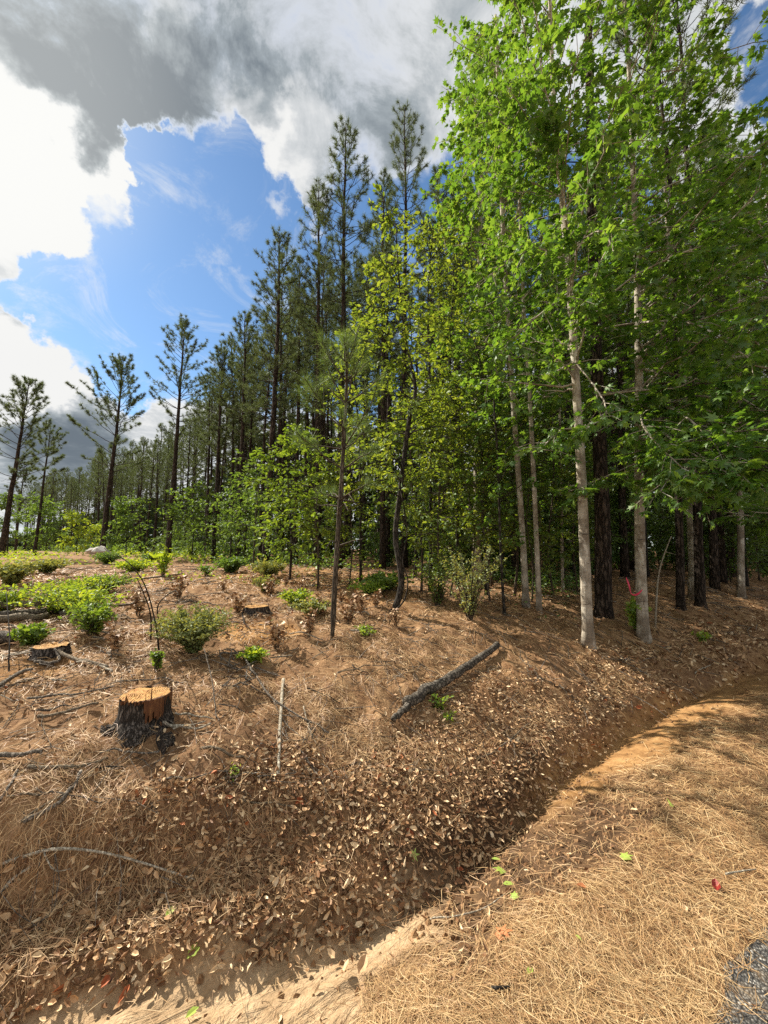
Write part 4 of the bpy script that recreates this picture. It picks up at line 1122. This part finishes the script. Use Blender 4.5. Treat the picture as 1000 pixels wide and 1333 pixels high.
stick('short pale stick poking up at the frame edge below the white twig', [(-20, 1186), (38, 1142)], .007, .005, 'pale_stick', seed=6, lift=.02)
stick('thin stick on the straw above the white twig', [(26, 1082), (96, 1037)], .006, .004, 'stick', seed=7, lift=.01)
stick('brown stick ending in a curl below the stump', [(36, 1008), (85, 1008), (140, 994)], .012, .007, 'stick', seed=8, forks=[(.6, 104, 990, .006)], lift=.01)
stick('dark stick at the frame edge level with the stump foot', [(-20, 990), (54, 988)], .014, .01, 'grey_stick', seed=9, lift=.01)
stick('straight brown stick pointing at the stump foot', [(48, 940), (128, 922)], .011, .007, 'stick', seed=10, lift=.01)
stick('dark thin stick pointing at the stump top', [(35, 915), (92, 910), (150, 898)], .008, .005, 'grey_stick', seed=11, lift=.02)
stick('long pale stick slanting behind the stump', [(75, 855), (105, 866), (140, 874)], .017, .011, 'stick', seed=12, lift=.015)
stick('second pale stick lying under the slanting one', [(92, 871), (128, 872), (146, 880)], .012, .008, 'pale_stick', seed=13, lift=.01)
stick('grey stick running out of frame beside the clearing weeds', [(-20, 912), (24, 884), (42, 878)], .018, .009, 'grey_stick', seed=14, lift=.02)
stick('upper long pole of the pole stack at the clearing rim', [(-40, 803), (58, 798)], .04, .034, 'stick', 'pole', 'pole', seed=15, group='stacked poles', lift=.07, wob=.1)
stick('middle long pole of the pole stack at the clearing rim', [(-40, 812), (60, 803)], .04, .03, 'log', 'pole', 'pole', seed=16, group='stacked poles', lift=.03, wob=.1)
stick('lowest thickest pole of the pole stack at the clearing rim', [(-40, 820), (62, 808)], .046, .036, 'stick', 'pole', 'pole', seed=17, group='stacked poles', lift=.0, wob=.1)
stick('pole lying behind the bright vine clump', [(80, 803), (148, 806)], .03, .022, 'grey_stick', 'pole', 'pole', seed=18, wob=.1)
stick('dark rotten log end at the frame edge above the flat stump', [(-30, 840), (22, 838)], .06, .05, 'log', 'log', 'log', seed=19)
stick('dark short branch before the flat stump', [(44, 868), (76, 866), (70, 855, .05)], .014, .008, 'grey_stick', seed=20)
stick('long dark branch beyond the stacked poles', [(8, 782), (50, 778), (90, 779)], .02, .012, 'grey_stick', seed=21)
stick('dark branch lying right of the bright vine clump', [(132, 792), (175, 788), (195, 784)], .018, .01, 'grey_stick', seed=22)
stick('thin branch on the far clearing behind the lime seedling', [(175, 756), (240, 748)], .02, .012, 'grey_stick', seed=23)
stick('pale branch in the brush left of the young pine foot', [(364, 828), (400, 829), (420, 836)], .009, .005, 'pale_stick', seed=24, lift=.01)
stick('thin twig bent over the leaf litter right of the log foot', [(600, 994), (640, 985), (690, 945)], .007, .004, 'stick', 'twig', 'twig', seed=25, lift=.02)
stick('thin pale twig lying from the mud onto the straw', [(560, 1205), (620, 1195), (658, 1172)], .004, .002, 'pale_stick', 'twig', 'twig', seed=26, lift=.005)
stick('little white twig under the taped sweetgum at the ditch rim', [(905, 880), (915, 872), (926, 868)], .008, .004, 'pale_stick', 'twig', 'twig', seed=27)
stick('dark red pine cone stalk with a white twig at the asphalt edge', [(945, 1146), (962, 1143), (985, 1140)], .005, .003, 'pale_stick', 'twig', 'twig', seed=28)
stick('short black stick on the straw near the road edge', [(640, 1298), (652, 1296), (664, 1297)], .006, .004, 'dark_bark', seed=29)
stick('thin upright dead stem at the frame edge in the clearing', [(12, 878), (10, 860, .18), (2, 838, .45)], .006, .003, 'dark_bark', 'dead_stem', 'stem', seed=30)
stick('thin curved stem rising right of the stump', [(282, 940), (276, 915, .12), (264, 880, .2)], .005, .003, 'grey_stick', 'dead_stem', 'stem', seed=31)
stick('curved pale root lying right of the stump foot', [(212, 948), (245, 954), (275, 948)], .009, .005, 'pale_stick', 'root', 'root', seed=32)
stick('long thin stick lying behind the stump', [(150, 892), (205, 888), (238, 895)], .007, .004, 'grey_stick', seed=33)
stick('bare twig across the slope middle', [(440, 880), (500, 870), (528, 886)], .006, .003, 'stick', 'twig', 'twig', seed=34, lift=.01)
stick('crooked twig on the slope right of the pale stick', [(385, 975), (410, 1010), (425, 1040)], .005, .003, 'grey_stick', 'twig', 'twig', seed=35, lift=.01)
stick('pale twig down the slope above the leaf litter', [(395, 925), (405, 960), (412, 975)], .005, .003, 'pale_stick', 'twig', 'twig', seed=36, lift=.01)
stick('dark branch on the shaded bank below the stump', [(30, 1085), (80, 1055), (105, 1012)], .012, .008, 'grey_stick', seed=37)
# brush heap behind the pale stick
for k in range(16):
    rg = np.random.default_rng(950 + k); X = rg.uniform(285, 345); Y = rg.uniform(858, 900)
    stick('thin grey brush stick tangled in the heap behind the pale stick', [(X, Y, .02), (X + rg.uniform(-34, 34), Y + rg.uniform(-16, 16), .08 * rg.random())], .007, .004, 'grey_stick', 'brush_stick', 'stick', seed=60 + k, group='brush heap sticks')
for k in range(64):
    rg = np.random.default_rng(1200 + k); X = rg.uniform(-20, 470); Y = rg.uniform(752, 1060) if k % 3 else rg.uniform(752, 860)
    a = rg.uniform(-.5, .5) if rg.random() < .7 else rg.uniform(0, 3.14); L = rg.uniform(16, 58) * (Y - 600) / 250
    rr_ = rg.uniform(.004, .010) * (1 + max(0, (900 - Y)) / 120)
    stick('loose dead stick among many alike strewn over the clearing straw', [(X, Y), (X + L * .5 * math.cos(a) + rg.normal(0, 3), Y + L * .25 * math.sin(a)), (X + L * math.cos(a), Y + L * .5 * math.sin(a))],
          rr_, rr_ * .6, ['stick', 'grey_stick', 'pale_stick', 'grey_stick', 'dark_bark'][k % 5], seed=200 + k, group='loose sticks over the clearing', sides=5, lift=.005)
# debris pile of pale rocks and wood at the far end
for k in range(9):
    rg = np.random.default_rng(970 + k); b = hit(128 + rg.uniform(-9, 9), 722 + rg.uniform(-1, 3)); n = 8
    dirs = norm(rg.normal(0, 1, (22, 3))); 
    import bmesh
    bm = bmesh.new()
    for v in dirs: bm.verts.new(tuple(v * rg.uniform(.2, .34) * np.array([1.3, 1, .8]) + np.array([0, 0, .15 + .1 * (k % 3)])))
    bmesh.ops.convex_hull(bm, input=bm.verts)
    me = bpy.data.meshes.new('rubble_rock'); bm.to_mesh(me); bm.free(); me.materials.append(M['rock'])
    tag(link('rock', me, loc=b), 'pale grey rock in the small debris pile before the tall open pine', 'rock', 'debris pile rocks')

# ------------------------------------------------------------------ litter
rng = np.random.default_rng(5)


def scatter(n, rmin, rmax, pw, a=64):
    u = rng.random(n); k = 2 - pw
    r = (rmin ** k + u * (rmax ** k - rmin ** k)) ** (1 / k); th = R(1) * rng.uniform(-a, a, n)
    return r * np.sin(th), r * np.cos(th), r


def slope_n(x, y):
    e = .04; return norm(np.stack([-(H(x + e, y) - H(x - e, y)) / (2 * e), -(H(x, y + e) - H(x, y - e)) / (2 * e), np.ones_like(x)], -1))


def needles(name, label, n, fn, mat, rr=(.9, 13), pw=1.75, lift=.022):
    x, y, r = scatter(n, rr[0], rr[1], pw)
    k = rng.random(n) < fn(x, y, r); x, y, r = x[k], y[k], r[k]; m = len(x)
    Nn = slope_n(x, y); th = 9.0 * vn(x, y, 1.7, 61) + 5.0 * vn(x, y, 5.5, 62) + rng.normal(0, .85, m); L = rng.uniform(.05, .16, m)
    A = norm(np.cross(Nn, np.stack([np.cos(th), np.sin(th), np.zeros(m)], -1)))
    B = np.cross(Nn, A)
    P = np.stack([x, y, H(x, y)], -1) + Nn * (rng.random((m, 1)) ** 1.5 * lift + .002)
    tilt = rng.normal(0, .16, (m, 1)); A2 = norm(A + Nn * tilt)
    w = np.maximum(.0009, .00046 * r) * rng.uniform(.7, 1.2, m); bend = rng.normal(0, .09, m) * L
    side = norm(B + Nn * rng.normal(0, .5, (m, 1)))
    p0 = P - A2 * (L / 2)[:, None]; p1 = P + B * bend[:, None] + Nn * .004; p2 = P + A2 * (L / 2)[:, None]
    V = np.stack([p0 - side * (w * .6)[:, None], p0 + side * (w * .6)[:, None], p1 - side * w[:, None], p1 + side * w[:, None], p2], 1)
    o = (np.arange(m) * 5)[:, None]
    me = mesh_np(name, V.reshape(-1, 3), [o + np.array([[0, 1, 3, 2]]), o + np.array([[2, 3, 4]])], M[mat])
    tag(link(name, me), label, kind='stuff')


def f_sh(x, y, r):
    s, t = st(x, y); n_ = .12 * vn(s, s * 0, 2.5, 41) + .10 * vn(x, y, 7, 44)
    return sst(t - n_, .555, .68) * (1 - sst(t, 1.55, 1.85)) * (1 - .97 * zone_sand(x, y)) * (1 - .98 * zone_mud(x, y)) * (1 - .88 * zone_clay(x, y)) + .09 * (t > -.3) * (t < .6)


def f_bk(x, y, r):
    s, t = st2(x, y); return sst(t, 2.12, 2.3) * np.clip(.35 + 1.6 * vn(x, y, 2.2, 51) + 1.1 * vn(x, y, 7, 54), .08, 1) * (1 - .6 * zone_clay(x, y)) + .10 * zone_mud(x, y) + .012 * zone_sand(x, y)


needles('pine_straw', 'golden pine straw covering the road shoulder', 240000, f_sh, 'needle', (.9, 9), 2.1)
needles('bank_straw', 'brown pine straw covering the bank and the clearing brow', 300000, f_bk, 'needle_dark', (1.5, 15), 1.9, lift=.035)


def leaves(name, label, n, fn, mat, size=(.018, .048), rr=(1.2, 12), pw=1.8, lift=.03):
    x, y, r = scatter(n, rr[0], rr[1], pw); k = rng.random(n) < fn(x, y, r); x, y, r = x[k], y[k], r[k]; m = len(x)
    Nn = slope_n(x, y); P = np.stack([x, y, H(x, y)], -1) + Nn * (rng.random((m, 1)) * lift + .003)
    A = norm(rng.normal(0, 1, (m, 3)) * np.array([1, 1, .45])); S = rng.uniform(*size, m) * np.clip(r / 4, 1, 2)
    tag(link(name, leaf_mesh(name, P, A, Nn + rng.normal(0, .55, (m, 3)), S, CURL, M[mat], wid=S * rng.uniform(.45, 1.0, m))), label, kind='stuff')


def f_lf(x, y, r):
    s, t = st2(x, y); band = sst(t, 2.02, 2.14) * (1 - sst(t + .6 * vn(x, y, 2, 52) - .35 * sst(s, 0, 1.5), 2.30, 2.72)) * (1 - .5 * sst(s, 3, 5))
    return np.clip(band * (.85 + 1.3 * (vn(x, y, 5, 57) + .1)) + .035 * (t > 2.3) + .09 * (vn(x, y, 1.5, 53) > .2) * (t > 2.3), 0, 1)


leaves('leaf_litter', 'drift of curled tan dead leaves along the foot of the bank', 165000, f_lf, 'litter')
leaves('fallen_leaves', 'scattered dead leaves on the ditch and the road shoulder', 9000, lambda x, y, r: .07 * (st(x, y)[1] > .4) + .6 * zone_mud(x, y) + .25 * zone_clay(x, y) + .03 * zone_sand(x, y), 'litter', (.02, .045))
leaves('rust_leaves', 'few rust coloured leaves among the litter', 3000, lambda x, y, r: .35 * f_lf(x, y, r), 'rust_leaf', (.03, .06))
# fine twigs
x, y, r = scatter(9000, 1.3, 16, 1.7); k = (st(x, y)[1] > 2.15) & (rng.random(9000) < .75); x, y, r = x[k], y[k], r[k]
T = Tubes()
for a, b, c in zip(x[:2600], y[:2600], r[:2600]):
    th = rng.uniform(0, 6.28); L = rng.uniform(.06, .28) * min(2, 1 + c / 10); z = float(H(a, b)); w = max(.0018, .0007 * c) * rng.uniform(.7, 1.6)
    e = np.array([math.cos(th) * L, math.sin(th) * L, 0]); p = np.array([a, b, z + .012])
    q2 = p + e; q2[2] = float(H(q2[0], q2[1])) + .012 + rng.random() * .05 
    mid = (p + q2) / 2 + rng.normal(0, .08 * L, 3); mid[2] = (p[2] + q2[2]) / 2 + .012
    T.add(np.array([p, mid, q2]), [w, w * .9, w * .5], 3, cap=False)
tag(link('twig_litter', T.mesh('twig_litter', M['grey_stick'])), 'fine broken twigs strewn over the bank and clearing', kind='stuff')
# clods in mud and along the ditch lip
x, y, r = scatter(24000, 1.2, 7, 1.6); k = (rng.random(24000) < 1.5 * zone_mud(x, y) + .25 * zone_clay(x, y) + .10 * zone_sand(x, y)); x, y = x[k], y[k]
m = len(x); tv = norm(np.array([(1, 1, 0), (-1, 1, 0), (-1, -1, 0), (1, -1, 0), (0, 0, 1.0)])) * .9
S = rng.uniform(.004, .017, m) * rng.choice([1, 1, 1.6], m); P = np.stack([x, y, H(x, y) - .002], -1)
V = P[:, None, :] + tv[None] * S[:, None, None] * rng.uniform(.6, 1.3, (m, 5, 3)); o = (np.arange(m) * 5)[:, None, None]
f = (o + np.array([[[0, 1, 4], [1, 2, 4], [2, 3, 4], [3, 0, 4]]])).reshape(-1, 3)
tag(link('dirt_crumbs', mesh_np('dirt_crumbs', V.reshape(-1, 3), [f], M['ground'])), 'dark crumbs of soil in the muddy ditch', kind='stuff')

# single fallen leaves one can point to
FL = [(815, 1120, 'green_fallen', .075, STAR, 'lone yellow green lobed leaf in the middle of the straw shoulder'), (757, 1162, 'rust_leaf', .05, CURL, 'small rust red curled leaf on the straw below the lone green leaf'),
      (933, 1161, 'red_leaf', .06, CURL, 'dark red crumpled leaf near the asphalt edge'), (655, 1220, 'rust_leaf', .085, STAR, 'large orange brown lobed leaf at the mud and straw border'),
      (646, 1124, 'green_fallen', .05, OVAL, 'topmost small green leaf of the trail in the mud'), (650, 1138, 'green_fallen', .075, STAR, 'bright lobed green leaf in the mud below the topmost one'),
      (662, 1157, 'green_fallen', .06, OVAL, 'grey green leaf beside the pale twig end'), (670, 1172, 'green_fallen', .055, STAR, 'pale yellow lobed leaf below the grey green one'),
      (690, 1275, 'green_fallen', .04, OVAL, 'small green leaf low on the straw beside the black stick'), (753, 1230, 'green_fallen', .03, OVAL, 'tiny yellow leaf on the straw below the rust red one'),
      (872, 1050, 'green_fallen', .08, BLADE, 'long narrow green leaf on the upper straw shoulder'), (540, 1122, 'green_fallen', .06, STAR, 'yellow green leaf in the tan leaf drift'),
      (222, 1193, 'green_fallen', .06, OVAL, 'green leaf on the drift at the bank foot, upper of two'), (252, 1245, 'green_fallen', .07, OVAL, 'blue green leaf at the sand wash rim'),
      (472, 1265, 'litter', .07, CURL, 'dark curled leaf stranded on the sand wash'), (188, 1290, 'litter', .06, CURL, 'dark upright leaf stuck in the sand wash'),
      (250, 1326, 'green_fallen', .05, OVAL, 'yellow leaf on the sand at the frame bottom'), (487, 990, 'rust_leaf', .06, CURL, 'orange leaf on the bank slope')]
for k, (X, Y, mt, sz, tpl, lab) in enumerate(FL):
    b = hit(X, Y); nn_ = slope_n(b[0:1], b[1:2]); a_ = norm(np.array([[rng.normal(), rng.normal(), .1]]))
    me = leaf_mesh('fallen_leaf', np.array([[0, 0, .022]]) - a_ * sz / 2, a_, nn_ + rng.normal(0, .12, (1, 3)), sz, tpl, M[mt], wid=sz * (.25 if tpl is BLADE else 1.0))
    tag(link('fallen_leaf', me, loc=b), lab, 'leaf', 'single fallen leaves')

for o in SC.objects:
    if o.type == 'MESH' and o.parent is not None: o.matrix_parent_inverse.identity()
